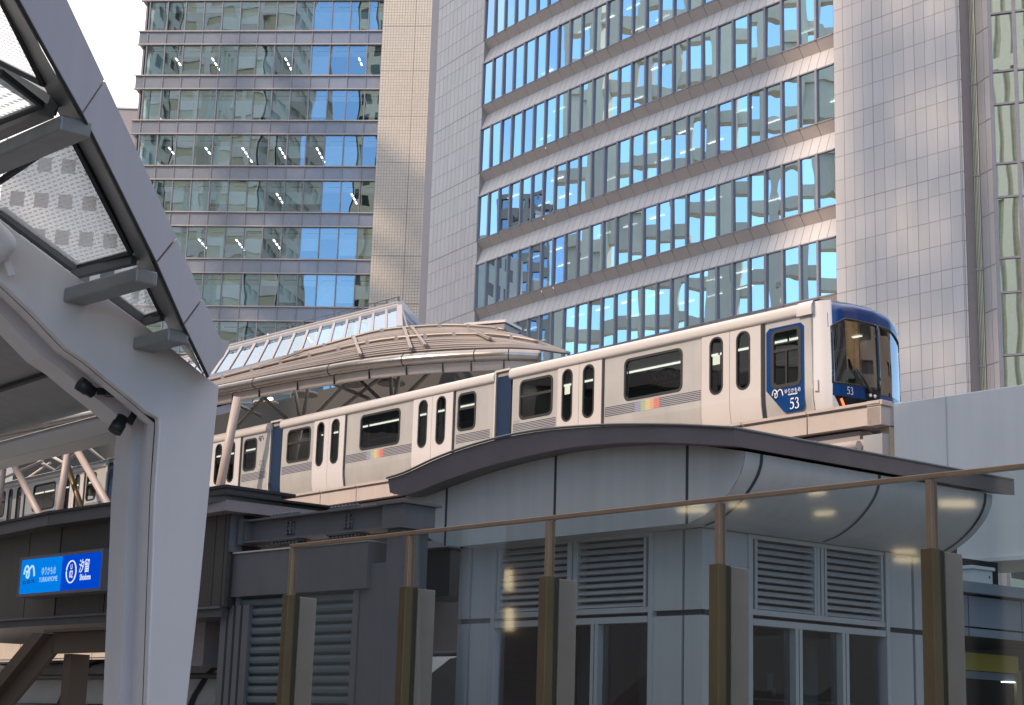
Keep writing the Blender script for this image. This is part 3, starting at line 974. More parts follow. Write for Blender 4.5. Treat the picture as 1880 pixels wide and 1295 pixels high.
# blue surround of the side window and its dark frame
bl = [(7.50, 8.55), (7.50, 9.20), (7.58, 9.27), (8.34, 9.27), (8.42, 9.20), (8.42, 7.68), (8.34, 7.60), (8.00, 7.60), (7.92, 7.64), (7.50, 8.08)]
bm = holed([(s, max(z, 7.6)) for s, z in bl], [rrect(7.66, 8.32, 8.13, 9.19, .10)], fp, .0, .012)
for i, v in enumerate(bm.v):
    if v.z < 8.0: bm.v[i] = v + fp.n * tuck(v.z) * .55 + fp.n * .02
blue = bm.build('blue_panel', M['train_blue'], root)
sw_ = pane(fp, 7.67, 8.31, 8.14, 9.18, .09, -.012).build('window', M['train_glass'], root)
fr = ring(fp, rrect(7.62, 8.36, 8.09, 9.22, .13), rrect(7.69, 8.29, 8.16, 9.16, .08), -.012, .022)
fr.pbox(fp, 7.69, 8.29, 8.78, 8.84, -.01, .016); fr.pbox(fp, 7.975, 8.005, 8.16, 8.78, -.01, .016)
fr.pbox(fp, 7.69, 8.29, 8.93, 8.955, -.01, .014)
fr.build('window_frame', M['rubber'], sw_)
serif('53', fp.p(8.20, 7.76, .034), fp.e, .20, 'lettering_white', root)
bird(fp, 7.80, 7.99, .27, .034, 'lettering_white', root)
put_text('ゆりかもめ', fp, 8.16, 8.00, .10, 'lettering_white', root, off=.034, sx=.8)
put_text('YURIKAMOME', fp, 8.16, 7.935, .035, 'lettering_white', root, off=.034, bold=.002)
gp = MB(); gp.pbox(fp, 7.42, 7.47, 8.0, 9.385, -.02, .014); side_sheet(gp, fp, 7.42, 7.47, .014); gp.build('door_gap', M['rubber'], root)
hatch = MB()
hatch.pbox(fp, 8.66, 8.74, 7.92, 8.14, .0, .02); 
# nose surface: w across the front (0 = near side), z height
WV = fp.n * -1
def nose_s(w, z):
    c = [(0.0, 8.60), (.04, 8.84), (.12, 8.97), (.30, 9.05), (.7, 9.12), (1.2, 9.15), (1.7, 9.12), (2.02, 9.03), (2.2, 8.90), (2.33, 8.72), (2.4, 8.5)]
    for i in range(len(c) - 1):
        if c[i][0] <= w <= c[i + 1][0]:
            t = (w - c[i][0]) / (c[i + 1][0] - c[i][0]); s = c[i][1] + (c[i + 1][1] - c[i][1]) * t; break
    else: s = c[-1][1]
    s -= .035 * max(0, z - 8.4)
    if z < 8.0: s -= .05 * (8.0 - z)
    return s
def nose_top(w):
    return 9.70 - .13 * abs((w - 1.1) / 1.2) ** 4 
def NP(w, z, off=0.0):
    p = fp.p(nose_s(w, z) + off, 0) + WV * w
    if z < 8.0 and w < .4: p -= fp.n * (-tuck(z)) * (1 - w / .4)
    return Vector((p.x, p.y, z))
def patch(ws, zs, off=0.0, mat=0):
    mb = MB(); rows = []
    for z in zs: rows.append([NP(w, z if not callable(z) else z(w), off) for w in ws])
    mb.grid(rows, mat, True); return mb
def lin(a, b, n): return [a + (b - a) * i / n for i in range(n + 1)]
# white shell: side return and near pillar
ws_ = [0, .01, .025, .04, .06, .08, .10, .12, .15]
sh = patch(ws_, lin(6.95, 9.62, 26))
sh.grid([[fp.p(8.60, z, tuck(z)) , fp.p(8.625, z, tuck(z)), NP(0.0, z)] for z in lin(6.95, 9.42, 20)], 0, True)
# shoulder: the white cap over the end of the roof
rows = []
for s in lin(8.30, 8.66, 4):
    rows.append([fp.p(s, z, o) for o, z in [(.075, 9.37), (.085, 9.46), (.075, 9.55), (.03, 9.625), (-.06, 9.665), (-.25, 9.70), (-.7, 9.75), (-1.2, 9.76), (-1.7, 9.715), (-2.1, 9.595), (-2.3, 9.36), (-2.4, 8.9)]])
sh.grid(rows, 0, True)
rows = [[NP(w, z) for w in (2.28, 2.32, 2.36, 2.39, 2.4)] for z in lin(6.95, 9.62, 20)]
sh.grid(rows, 0, True)
sh.build('nose_shell', M['train_white'], root)
hatch.build('hatch', M['train_white'], root, bevel=.006)
# blue visor over the glass, rolling back into the roof
def interp(tab, x):
    for k in range(len(tab) - 1):
        if tab[k][0] <= x <= tab[k + 1][0]:
            t = (x - tab[k][0]) / (tab[k + 1][0] - tab[k][0]); return tab[k][1] + (tab[k + 1][1] - tab[k][1]) * t
    return tab[-1][1]
ZF = [(0, 9.30), (.1, 9.36), (.3, 9.44), (.7, 9.49), (1.2, 9.50), (1.6, 9.45), (1.9, 9.35), (2.1, 9.22), (2.25, 9.02), (2.4, 8.6)]
ZBK = [(0, 9.60), (.25, 9.69), (.7, 9.735), (1.2, 9.745), (1.7, 9.70), (2.1, 9.58), (2.3, 9.35), (2.4, 8.9)]
def glass_top(w):
    return 9.10 + .20 * min(1, max(0, (w - .10) / .30)) - .30 * max(0, (w - 1.5) / .74) ** 2
wv = lin(.09, 2.36, 30)
vis = MB(); rows = []
for q in lin(0, 1, 5): rows.append([NP(w, glass_top(w) + (interp(ZF, w) - glass_top(w)) * q, .006) for w in wv])
for q in lin(0, 1, 8)[1:]:
    a = q * math.pi / 2; rr = []
    for w in wv:
        p0 = NP(w, interp(ZF, w), .006); sA = nose_s(w, interp(ZF, w)); sB = 8.42
        sA2 = max(sA, sB + .02)
        p = fp.p(sB + (sA2 + .006 - sB) * math.cos(a) ** 0.9, 0) + WV * w
        z = interp(ZF, w) + (interp(ZBK, w) - interp(ZF, w)) * math.sin(a)
        rr.append(Vector((p.x, p.y, z + .012 * math.sin(a))))
    rows.append(rr)
vis.grid(rows, 0, True)
vis.build('visor', M['train_blue'], root)
# glass
g1 = patch(lin(.13, 1.22, 10), [8.07 - 0.0, 8.4, 8.8, 9.0, lambda w: glass_top(w) + .02], -.012)
g1.build('windshield', M['windshield'], root)
g2 = patch(lin(1.27, 2.24, 10), [8.0, 8.4, 8.75, 8.9, lambda w: glass_top(w) + .02], -.012)
g2.build('windshield', M['windshield'], root)
fm = MB()
def strip(p_list, r): fm.tube(p_list, r, 6)
strip([NP(1.245, z, .0) for z in lin(7.98, 9.30, 10)], .03)
strip([NP(.13, z, .0) for z in lin(8.05, 9.12, 8)] + [NP(w, glass_top(w), .0) for w in lin(.16, 1.22, 12)], .022)
strip([NP(w, glass_top(w), 0) for w in lin(1.27, 2.24, 10)] + [NP(2.24, z, 0) for z in lin(8.95, 8.0, 6)], .022)
strip([NP(w, 8.07, 0) for w in lin(.13, 1.22, 8)], .02)
fm.build('windshield_frame', M['train_black'], root)
nb = patch(lin(.12, 1.245, 12), [7.83, 7.95, 8.06], .004); nb.build('nose_band', M['train_blue'], root)
nb2 = patch(lin(1.25, 2.26, 10), [7.70, 7.85, 7.99], .004)
nb2.build('nose_band', M['train_blue'], root)
bk = MB(); rows = []; shl = []
for z in (7.25, 7.5, 7.7, 7.83):
    wl_ = .15 + .50 * (7.83 - z); rows.append([NP(wl_ + (2.28 - wl_) * q / 14, z) for q in range(15)]); shl.append([NP(.12 + (wl_ - .12) * q / 4, z, .003) for q in range(5)])
bk.grid(rows, 0, True)
sw3 = MB(); sw3.grid(shl, 0, True); sw3.build('nose_shell', M['train_white'], root)
bk.build('nose_skirt', M['train_black'], root)
cw_ = patch(lin(.86, 1.24, 5), [7.84, 7.92, 8.05], .01); cw_.build('light_housing', M['train_black'], root)
for w in (.98, 1.10):
    hl = MB(); hl.sphere(NP(w, 7.93, .012), .035, 10, 6); hl.build('headlight', M['lettering_white'], root)
tlm = MB(); tlm.bar(NP(.44, 7.46, .016), NP(.27, 7.78, .016), .05, .012, up=fp.e); tlm.build('tail_lamp', M['tail_lamp'], root)
serif('53', NP(.46, 7.945, .022), (NP(.60, 7.94) - NP(.36, 7.94)).normalized(), .135, 'lettering_white', root)
wp = MB(); wp.tube([NP(.92, 7.96, .05), NP(.86, 8.05, .06), NP(.50, 8.42, .05)], .012, 6); wp.tube([NP(.98, 7.98, .05), NP(.62, 8.36, .04)], .02, 6)
wp.build('wiper', M['train_black'], root)
# cab console, rear partition and mirror-like end panel in the cab
cb = MB(); cb.box(fp.p(8.55, 7.9, -1.2), fp.e * .25, fp.n * 1.0, Z3 * .18); cb.build('console', M['seat_blue'], root, bevel=.05)
cbl = MB(); cbl.pbox(fp, 8.3, 8.5, 9.255, 9.275, -1.6, -1.52); cbl.build('ceiling_light', M['train_lamp'], root)
cwl = MB(); cwl.pbox(fp, 8.2, 8.5, 7.9, 9.30, -2.2, -1.75); cwl.build('interior', M['parapet'], root)
# seated passenger behind the side window
ps = empty('person', fp.p(7.95, 7.55, -.62), 'dark haired passenger in a mask sitting behind the blue framed side window', 'person')
def skin_body(name, joints, edges, mat, parent, lvl=2):
    me = bpy.data.meshes.new(name)
    me.from_pydata([tuple(Vector(j[0]) - Vector(parent.location)) for j in joints], edges, [])
    o = bpy.data.objects.new(name, me); COL.objects.link(o); o.parent = parent
    sk = o.modifiers.new('skin', 'SKIN')
    for v, j in zip(me.skin_vertices[0].data, joints): v.radius = (j[1], j[1])
    me.skin_vertices[0].data[0].use_root = True
    sb = o.modifiers.new('sub', 'SUBSURF'); sb.levels = lvl; sb.render_levels = lvl
    me.materials.append(M[mat]); return o
S0 = 7.98
J = [(fp.p(S0, 7.78, -.62), .13), (fp.p(S0, 8.05, -.62), .14), (fp.p(S0 + .01, 8.25, -.60), .13), (fp.p(S0 + .02, 8.35, -.59), .06), (fp.p(S0 + .03, 8.50, -.57), .095), (fp.p(S0 + .04, 8.59, -.57), .085),
     (fp.p(S0 - .19, 8.23, -.60), .06), (fp.p(S0 - .24, 8.00, -.52), .05), (fp.p(S0 - .12, 7.90, -.36), .04),
     (fp.p(S0 + .19, 8.23, -.60), .06), (fp.p(S0 + .24, 8.00, -.52), .05), (fp.p(S0 + .12, 7.90, -.36), .04),
     (fp.p(S0 - .10, 7.76, -.40), .075), (fp.p(S0 - .10, 7.74, -.22), .065), (fp.p(S0 + .10, 7.76, -.40), .075), (fp.p(S0 + .10, 7.74, -.22), .065)]
E = [(0, 1), (1, 2), (2, 3), (3, 4), (4, 5), (2, 6), (6, 7), (7, 8), (2, 9), (9, 10), (10, 11), (0, 12), (12, 13), (0, 14), (14, 15)]
skin_body('body', J, E, 'skin', ps)
hm = MB(); hm.sphere(fp.p(S0 + .025, 8.575, -.595), .118, 12, 8, sq=(1, 1, .92)); hm.build('hair', M['hair'], ps)
mk = MB(); mk.sphere(fp.p(S0 + .05, 8.485, -.50), .055, 10, 6, sq=(1, 1, .8)); mk.build('face_mask', M['mask_white'], ps)
jk = skin_body('jacket', [(J[0][0], .15), (J[1][0], .165), (J[2][0], .15), (J[6][0], .075), (J[7][0], .065), (J[9][0], .075), (J[10][0], .065)], [(0, 1), (1, 2), (2, 3), (3, 4), (2, 5), (5, 6)], 'cloth_navy', ps)
# ---------------------------------------------------------------- guideway
PG = TR.shifted(.55)
gw_ = empty('guideway', PG.p(0, 0, -1.5), 'beige panelled guideway parapet carrying the train above the plaza', 'guideway')
zt = PG.sz(1615, 734)[1]; zb = PG.sz(1619, 779)[1]
s_r = PG.sz(1617, 750)[0]
pan = MB(); bk = MB(); capm = MB()
lines = [PG.sz(1482, 790)[0], PG.sz(638.7, 905)[0], PG.sz(573, 920)[0], PG.sz(509.8, 935)[0]]
st = abs(lines[1] - lines[2])
ss = [s_r]
s = lines[0]
while s > -48: ss.append(s); s -= st
ss = ss[::-1]
panel_sheet(pan, PG, ss, [zb, zt - .10], .03, 0.0)
pan.build('parapet_panel', M['parapet'], gw_)
panel_sheet(capm, PG, ss, [zt - .07, zt], .02, .03, th=.3)
capm.pbox(PG, ss[0], s_r, zt - .075, zt - .003, -.35, -.02)
capm.build('parapet_cap', M['parapet'], gw_)
bk.pbox(PG, ss[0], s_r - .01, zb + .02, zt - .08, -.5, -.03)
bk.pbox(PG, ss[0], s_r - .6, 5.2, zb - .02, -3.3, -.18)
bk.build('guideway_deck', M['tower_joint'], gw_)
# end face of the parapet
PE = Plane(PG.p(s_r, 0), 39.7)
ew = PE.sz(1634.6, 745)[0]
ed = MB(); ed.pbox(PE, .0, ew, zb, zt - .10, -.3, .0); ed.pbox(PE, -.01, ew + .02, zt - .09, zt + .002, -.3, .03)
ed.build('parapet_end', M['parapet'], gw_, bevel=.01)
# lower run: box and two pipes below the parapet, ending in a grey block
lo = MB()
zl = PG.sz(1600, 800)[1]
lo.pbox(PG, -48, s_r - .45, zl - .62, zl - .02, -.5, -.10)
lo.build('lower_panel', M['parapet'], gw_)
lb_ = MB(); lb_.pbox(PG, s_r - .44, s_r - .03, zl - .8, zl + .03, -.7, -.06); lb_.build('end_block', M['house_frame'], gw_, bevel=.01)
for dz in (.14, .36):
    p_ = MB(); p_.tube([PG.p(4.2, zl - dz, .02), PG.p(s_r - .46, zl - dz, .02)], .085, 10); p_.build('pipe', M['parapet'], gw_)
pier = MB()
for s in (-36, -22, -8, 6):
    pier.pbox(PG, s - .7, s + .7, 0, 5.2, -2.6, -1.2)
pier.build('pier', M['girder'], gw_)
br = MB(); br.pbox(PE, ew - .02, ew + .16, zl - .9, zb, -.2, -.02); br.build('bearing_post', M['rib_metal'], gw_)
# white girder running on to the right, nearer
GI = Plane(at(1640, 741, 27.2), -48.5)
z_t = GI.sz(1642, 741)[1]; z_b = GI.sz(1760, 1029)[1]
gi = empty('white_girder', GI.p(4, 0, -1), 'white painted steel girder running out of the picture at right', 'girder')
m_ = MB(); m_.pbox(GI, 0, 12, z_b, z_t, -1.4, 0); m_.build('girder_box', M['girder'], gi, bevel=.015)
m_ = MB(); m_.pbox(GI, 1.0, 1.02, z_b + .02, z_t - .02, 0.0, .006); 
zz_ = GI.sz(1800, 866)[1]
m_.pbox(GI, 3.6, 12, zz_ - .03, zz_ + .03, 0.0, .05); m_.build('weld_seam', M['house_frame'], gi)
m_ = MB(); m_.pbox(GI, 0.3, 12, z_b - .06, z_b - .003, -1.5, .08); m_.build('bottom_flange', M['girder'], gi)
m_ = MB(); m_.pbox(GI, 7.5, 9.0, 0, z_b - .07, -1.3, -.2); m_.build('pier', M['girder'], gi)
for k in range(9):
    s = 3.7 + k * .55 + random.uniform(-.1, .2); m_ = MB(); h = random.uniform(.012, .03)
    m_.pbox(GI, s, s + random.uniform(.12, .4), zz_ + .032, zz_ + .032 + h, .0, .012); m_.build('rust_patch', M['rust'], gi)
# mauve duct at the right edge below the girder seam
m_ = MB(); m_.pbox(GI, 3.7, 12, GI.sz(1875, 935)[1], GI.sz(1875, 900)[1], .06, .3)
tag(m_.build('cable_duct', M['steel_dark']), 'dark cable duct fixed along the white girder at the right edge', 'duct')

# ---------------------------------------------------------------- station roof
sr = empty('station_roof', (-4, 46, 10), 'curved ribbed metal station roof with rounded gutter tube above the train', 'station roof')
ZE = 10.62
tube_px = [(404, 717), (468, 704.5), (541, 690.5), (609, 679.5), (660, 671), (743, 661.5), (810, 656.5), (873, 653.5), (934, 651.5), (992, 654)]
tp = [on_z(x, y, ZE) for x, y in tube_px]
d0 = (tp[0] - tp[1]).normalized()
left = [tp[0] + d0 * k for k in (34, 20, 8)]
eave = smooth_poly(left + tp, 6)
# keep it free of kinks
for _ in range(3):
    eave = [eave[0]] + [(eave[i - 1] + eave[i] * 2 + eave[i + 1]) / 4 for i in range(1, len(eave) - 1)] + [eave[-1]]
tb = MB(); tb.tube(eave, .145, 16)
gt_ = tb.build('gutter_tube', M['eave_tube'], sr)
cl = MB()
for x in (475, 611, 745, 871, 935):
    i = min(range(len(eave)), key=lambda q: abs(proj(eave[q])[0] - x))
    d = (eave[min(i + 1, len(eave) - 1)] - eave[i - 1]).normalized()
    cl.tube([eave[i] - d * .012, eave[i] + d * .012], .152, 16)
cl.build('tube_joint', M['gasket'], gt_)
def outn(i):
    d = (eave[min(i + 1, len(eave) - 1)] - eave[max(i - 1, 0)]); d.z = 0; d.normalize()
    return Vector((d.y, -d.x, 0))
st_ = MB(); rows = [[], [], [], []]
for i, p in enumerate(eave):
    n = outn(i)
    for r_, (o, z) in zip(rows, ((-.10, -.13), (-.13, -.20), (-.15, -.33), (-.22, -.34))): r_.append(p + n * o + Z3 * z)
st_.grid(rows, 0, True)
st_.build('eave_strip', M['eave_strip'], sr)
sj = MB()
for x in (427, 475, 543, 610, 675, 741, 806, 866, 924):
    i = min(range(len(eave)), key=lambda q: abs(proj(eave[q])[0] - x))
    n = outn(i); d = Vector((-n.y, n.x, 0))
    sj.box(eave[i] + n * -.13 + Z3 * -.235, d * .012, n * .03, Z3 * .11)
sj.build('strip_joint', M['gasket'], sr)
# skin between the tube and the ridge
ridge_px = [(395, 697, 47.5), (480, 672, 47.2), (560, 650, 46.8), (640, 627, 46.5), (700, 609.5, 46.5), (770, 603, 46.3), (830, 602, 46), (880, 608, 45.2), (950, 621, 43.2), (1000, 636, 41.6), (1045, 651, 40.2)]
rid = smooth_poly([at(*q) for q in ridge_px], 5)
dl = Vector((-.64, .77, 0))
rid = [rid[0] + dl * 34, rid[0] + dl * 15] + rid
front_px = [(404, 706), (468, 694), (541, 680.5), (609, 668.5), (743, 651), (873, 643), (934, 641.5), (992, 642), (1045, 651.5)]
def resample(P, n):
    L = [0]
    for i in range(1, len(P)): L.append(L[-1] + (P[i] - P[i - 1]).length)
    out = []; k = 0
    for q in range(n + 1):
        t = L[-1] * q / n
        while k < len(L) - 2 and L[k + 1] < t: k += 1
        f = (t - L[k]) / max(1e-9, L[k + 1] - L[k]); out.append(P[k].lerp(P[k + 1], min(1, max(0, f))))
    return out
def by_x(P, n, x0, x1):
    """points of a line picked at even picture columns"""
    out = []
    px = [proj(p)[0] for p in P]
    for q in range(n + 1):
        x = x0 + (x1 - x0) * q / n
        for i in range(len(P) - 1):
            if px[i] <= x <= px[i + 1]:
                out.append(P[i].lerp(P[i + 1], (x - px[i]) / max(1e-6, px[i + 1] - px[i]))); break
        else: out.append(P[0] if x < px[0] else P[-1])
    return out
ev = [p + Z3 * .13 + outn(i) * -.04 for i, p in enumerate(eave)] + [at(1045, 652, 40.0)]
nx, nv = 60, 26
A = by_x(ev, nx, 250, 1045); B = by_x(rid, nx, 250, 1045)
rows = []
for j in range(nv + 1):
    v = j / nv
    rows.append([A[i].lerp(B[i], v) + Z3 * (.22 * math.sin(math.pi * v) * min(1, (B[i] - A[i]).length / 5)) for i in range(nx + 1)])
sk = MB(); sk.grid(rows, 0, True)
sk.build('roof_skin', M['roof_metal'], sr)
for j in range(1, nv, 1):
    r_ = MB(); r_.tube([p + Z3 * .03 for p in rows[j]], .030 if j % 3 else .042, 6)
    r_.build('standing_rib', M['roof_rib'], sr)
# walkway pipes with little brackets lying over the ribs
for j, i0, i1 in ((7, 4, 57), (15, 22, 52)):
    w_ = MB(); line = [rows[j][i] + Z3 * .12 for i in range(i0, i1)]
    w_.tube(line, .04, 6)
    for i in range(0, len(line), 4):
        w_.box(line[i] - Z3 * .05, Vector((.05, 0, 0)), Vector((0, .05, 0)), Z3 * .08)
    w_.build('walkway_pipe', M['walk_pipe'], sr)
def rowpt(x, y):
    return min((p for r in rows for p in r), key=lambda p: (proj(p)[0] - x) ** 2 + (proj(p)[1] - y) ** 2)
for (a, b) in (((739, 611), (751, 650)), ((759, 609), (786, 645)), ((862, 615), (897, 634)), ((650, 628), (656, 661)), ((480, 684), (560, 655))):
    p, q = rowpt(*a), rowpt(*b)
    l_ = MB(); l_.bar(p + Z3 * .14, q + Z3 * .16, .08, .06); l_.build('ladder_rail', M['walk_pipe'], sr)
vent = MB()
vp = Plane(at(906, 612, 45.2), 0)
a0 = at(880, 607, 46.2); a1 = at(908, 597.5, 45.6); 
vent.box(at(905, 606, 45.8), Vector((.52, -.25, 0)), Vector((.2, .42, 0)), Z3 * .14, 1)
vent.box(at(905, 600, 45.8), Vector((.58, -.28, 0)), Vector((.23, .46, 0)), Z3 * .035)
vent.build('roof_vent', [M['eave_strip'], M['roof_metal']], sr)
# soffit, back wall and truss under the roof
so_ = MB(); rs = []
BK = Plane(at(700, 700, 53), -50.3)
for i, p in enumerate(eave):
    n = outn(i); rs.append((p + n * -.2 - Z3 * .34, p + n * -.2 + Vector((p.x / p.y, 1, 0)) * 8 + Z3 * 2.3))
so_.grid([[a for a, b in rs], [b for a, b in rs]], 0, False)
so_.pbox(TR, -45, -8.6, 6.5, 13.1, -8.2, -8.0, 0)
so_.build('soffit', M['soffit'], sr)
pn_ = MB()
for k in range(16):
    s = -1.5 - k * 2.6
    pn_.pbox(TR, s - 1.9, s - .4, 9.8, 10.6, -9.2, -9.0)
    pn_.pbox(TR, s - 1.2, s - .1, 10.75, 10.95, -6.8, -5.2)
pn_.build('soffit_panel', M['soffit_panel'], sr)
trs = [((476, 722), (526, 768)), ((540, 706), (549, 762)), ((565, 713), (558, 758)), ((648, 690), (590, 750)), ((652, 690), (694, 730)), ((716, 682), (719, 722)), ((735, 682), (727, 722)), ((802, 672), (758, 714)), ((482, 733), (440, 778)), ((428, 740), (470, 760)), ((690, 700), (640, 738)), ((600, 700), (660, 725)), ((1, 880), (60, 855)), ((120, 850), (180, 800)), ((60, 840), (110, 870)), ((150, 812), (190, 845)), ((20, 900), (75, 862)), ((90, 835), (130, 858))]
TP = TR.shifted(-3.4)
for (a, b) in trs:
    q = MB(); o_ = random.choice((-3.2, -3.8, -4.4)); tp_ = TR.shifted(o_)
    pa, pb = tp_.at(*a), tp_.at(*b); q.tube([pa + (pa - pb) * .5, pb + (pb - pa) * .3], .058, 8); q.build('truss_member', M['truss'], sr)
for x, y in ((488, 744), (559, 727), (642, 708), (190, 800), (718, 706)):
    q = MB(); c = TR.shifted(-5.2).at(x, y); q.tube([c, c + Z3 * .10], .42, 20); q.build('round_lamp', M['soffit_panel'], sr)
for x, y in ((495, 733), (185, 805)):
    q = MB(); c = TR.shifted(-4.6).at(x, y); q.box(c, TR.e * .12, TR.n * .05, Z3 * .03); q.build('lamp', M['office_lamp'], sr)
# roof posts in front of the train (left) - each stands on the guideway edge
posts = [((435, 738), (400, 914), .12, 1.0, 'pink tubular roof post leaning beside the canopy column'),
         ((9, 838), (-3, 925), .11, 1.2, 'pink roof post cut by the left edge of the picture'),
         ((20, 842), (78, 956), .11, 1.2, 'slanting pink roof post at far left, left of the rainbow stripe'),
         ((126, 818), (107, 948), .11, 1.3, 'nearly upright pink roof post right of the rainbow stripe'),
         ((113, 820), (150, 935), .09, .9, 'thin brown roof strut crossing behind the pink posts'),
         ((133, 812), (206, 940), .11, 1.3, 'slanting pink roof post next to the big grey column')]
for a, b, r_, o_, lab in posts:
    pl_ = TR.shifted(o_); q = MB(); p, g_ = pl_.at(*a), pl_.at(*b)
    d = (g_ - p); g2 = g_ + d * .25
    q.tube([p - d * .05, g2], r_, 12)
    tag(q.build('roof_post', M['post_pink' if r_ > .1 else 'bronze']), lab, 'post', 'roof posts beside the train')
# ---------------------------------------------------------------- skylight
sk_ = empty('skylight', at(640, 620, 48.5), 'long sloping glass skylight rising to a point above the metal roof', 'skylight')
bot = [at(388, 692, 47.0), at(652, 623, 47.4), at(728, 604, 47.6)]
top = [at(420, 643.5, 49.6), at(727, 562, 50.2)]
B0, B1 = bot[0], at(734, 602.5, 47.7)
T0, T1 = top[0], at(733, 563, 50.2)
npn = 13
bl_ = (B1 - B0); tl_ = (T1 - T0)
ext = 5
fr_ = MB()
for k in range(-ext, npn):
    t0, t1 = k / npn, (k + 1) / npn
    mb = MB(); a, b, c, d = B0 + bl_ * t0, B0 + bl_ * t1, T0 + tl_ * t1, T0 + tl_ * t0
    if k == npn - 1: mb.face([a, b, c, d])
    else: mb.face([a, b, c, d])
    mb.build('glass_pane', M['skylight_glass'], sk_)
    fr_.bar(a, d, .07, .09)
fr_.bar(B1, T1, .16, .14)
fr_.bar(B0 - bl_ * ext / npn, B1, .10, .12)
fr_.build('glazing_bar', M['skylight_frame'], sk_)
rb_ = MB()
up_ = Vector((0, .25, .22))
L0, L1 = T0 - tl_ * ext / npn, T1
rb_.face([L0, L1, L1 + Vector((-.05, .3, .20)), L0 + Vector((-.05, .3, .20))]); 
rb_.bar(L0, L1, .12, .12); rb_.bar(L0 + Vector((-.05, .3, .22)), L1 + Vector((-.05, .3, .22)), .08, .05)
rb_.build('ridge_cap', M['eave_strip'], sk_)
clp = MB()
for k in range(-3, 15):
    c = T0 + tl_ * (k / 14.0) + Vector((-.05, .3, .30)); clp.box(c, Vector((.03, 0, 0)), Vector((0, .03, 0)), Z3 * .09)
clp.tube([L0 + Vector((-.05, .3, .38)), L1 + Vector((-.05, .3, .38))], .012, 5)
clp.build('lightning_wire', M['steel_dark'], sk_)
E1 = at(776, 606, 50.5)
mb = MB(); mb.face([B1, E1, T1]); mb.build('end_pane', M['skylight_glass'], sk_)
er = MB(); er.bar(T1 + Vector((0, .2, .2)), E1, .14, .16); er.bar(at(748, 604, 48.6), T1.lerp(E1, .12), .05, .06); er.build('end_rafter', M['skylight_frame'], sk_)
inn = MB(); 
inn.face([B0 - bl_ * .4 + Vector((.6, 1.6, -.4)), B1 + Vector((.2, 1.6, -.4)), T1 + Vector((.4, 1.0, -.6)), T0 - tl_ * .4 + Vector((.6, 1.0, -.6))])
inn.build('inner_lining', M['pale_sheet'], sk_)
# ---------------------------------------------------------------- louvre house
HL = Plane(at(1289, 969.4, 18), -47)
HR = Plane(at(1289, 969.4, 18), 37.2)
ZS, ZJ = 3.85, 2.96
ho = empty('louvre_house', (2.5, 20.5, 0), 'blue grey panelled pavilion with louvres and a curved roof behind the glass screen', 'pavilion')
XR = 5.2
def house_face(pl, cols, y_top, y_bot, louvres, mull, last, side):
    """cols: panel ranges as pixel columns; louvres: ranges; everything in metres on the plane"""
    def sx(x, y=1060): return pl.sz(x, y)[0]
    pm_ = MB()
    for a, b in cols:
        for z0, z1 in ((0.05, 1.2), (1.23, ZJ - .03), (ZJ + .03, ZS)):
            panel_sheet(pm_, pl, [sx(a), sx(b)], [z0, z1], 0.0, 0.0, th=.05)
    pm_.build('wall_panel', M['house_panel'], ho)
    # window wall
    a = sx(louvres[0][0]) - .10; b = sx(louvres[-1][1]) + .10
    fr = MB()
    zl0, zl1 = 3.04, 3.80
    for q in (a + .03, b - .03): fr.pbox(pl, q - .03, q + .03, 0.0, ZS, -.12, .025)
    fr.pbox(pl, a + .07, b - .07, zl1 + .005, ZS, -.12, .012)
    fr.pbox(pl, a + .07, b - .07, ZJ - .02 - .07, ZJ - .02, -.12, .02)
    fr.pbox(pl, a + .07, b - .07, ZJ + .02, zl0 - .0, -.12, .012)
    for i in range(len(louvres) - 1):
        c = (sx(louvres[i][1]) + sx(louvres[i + 1][0])) / 2
        fr.pbox(pl, c - .055, c - .012, zl0, zl1 + .01, -.12, .018); fr.pbox(pl, c + .012, c + .055, zl0, zl1 + .01, -.12, .018)
    for x in mull:
        c = sx(x, 1220); fr.pbox(pl, c - .055, c - .008, 0, ZJ - .09, -.12, .02); fr.pbox(pl, c + .008, c + .055, 0, ZJ - .09, -.12, .02)
    fr.build('window_frame', M['house_frame'], ho)
    for la, lb in louvres:
        sa, sb = sx(la), sx(lb)
        lv = MB()
        lv.pbox(pl, sa, sa + .035, zl0, zl1, -.14, .022); lv.pbox(pl, sb - .035, sb, zl0, zl1, -.14, .022)
        nl = 10; h = (zl1 - zl0) / nl
        for k in range(nl):
            z = zl0 + h * k
            # blade: outer lip low, sloping up and back
            lv.prism([pl.p(sa + .035, z + .006, .010), pl.p(sa + .035, z + .012, .016), pl.p(sa + .035, z + h * .74, -.035), pl.p(sa + .035, z + h * .74, -.05), pl.p(sa + .035, z + .004, -.03)], pl.e * (sb - sa - .07))
        lv.build('louvre', M['house_louvre'], ho)
    # glazing below
    ms = [a + .06] + [sx(x, 1220) for x in mull] + [b - .06]
    for i in range(len(ms) - 1):
        g_ = MB(); g_.face([pl.p(ms[i] + .03, .05, -.07), pl.p(ms[i + 1] - .03, .05, -.07), pl.p(ms[i + 1] - .03, ZJ - .09, -.07), pl.p(ms[i] + .03, ZJ - .09, -.07)])
        g_.build('glass_door', M['house_glass'], ho)
    bk = MB()
    s_a = sx(cols[0][0]) + .01; s_b = sx(cols[-1][1]) - .01
    # dark backing everywhere but behind the glass
    bk.pbox(pl, s_a, a + .0, 0, ZS + .25, -.25, -.052); bk.pbox(pl, b, s_b, 0, ZS + .25, -.25, -.052)
    bk.pbox(pl, a, b, ZJ - .02, ZS + .25, -.3, -.16)
    bk.build('wall_backing', M['house_joint'], ho)
    return a, b
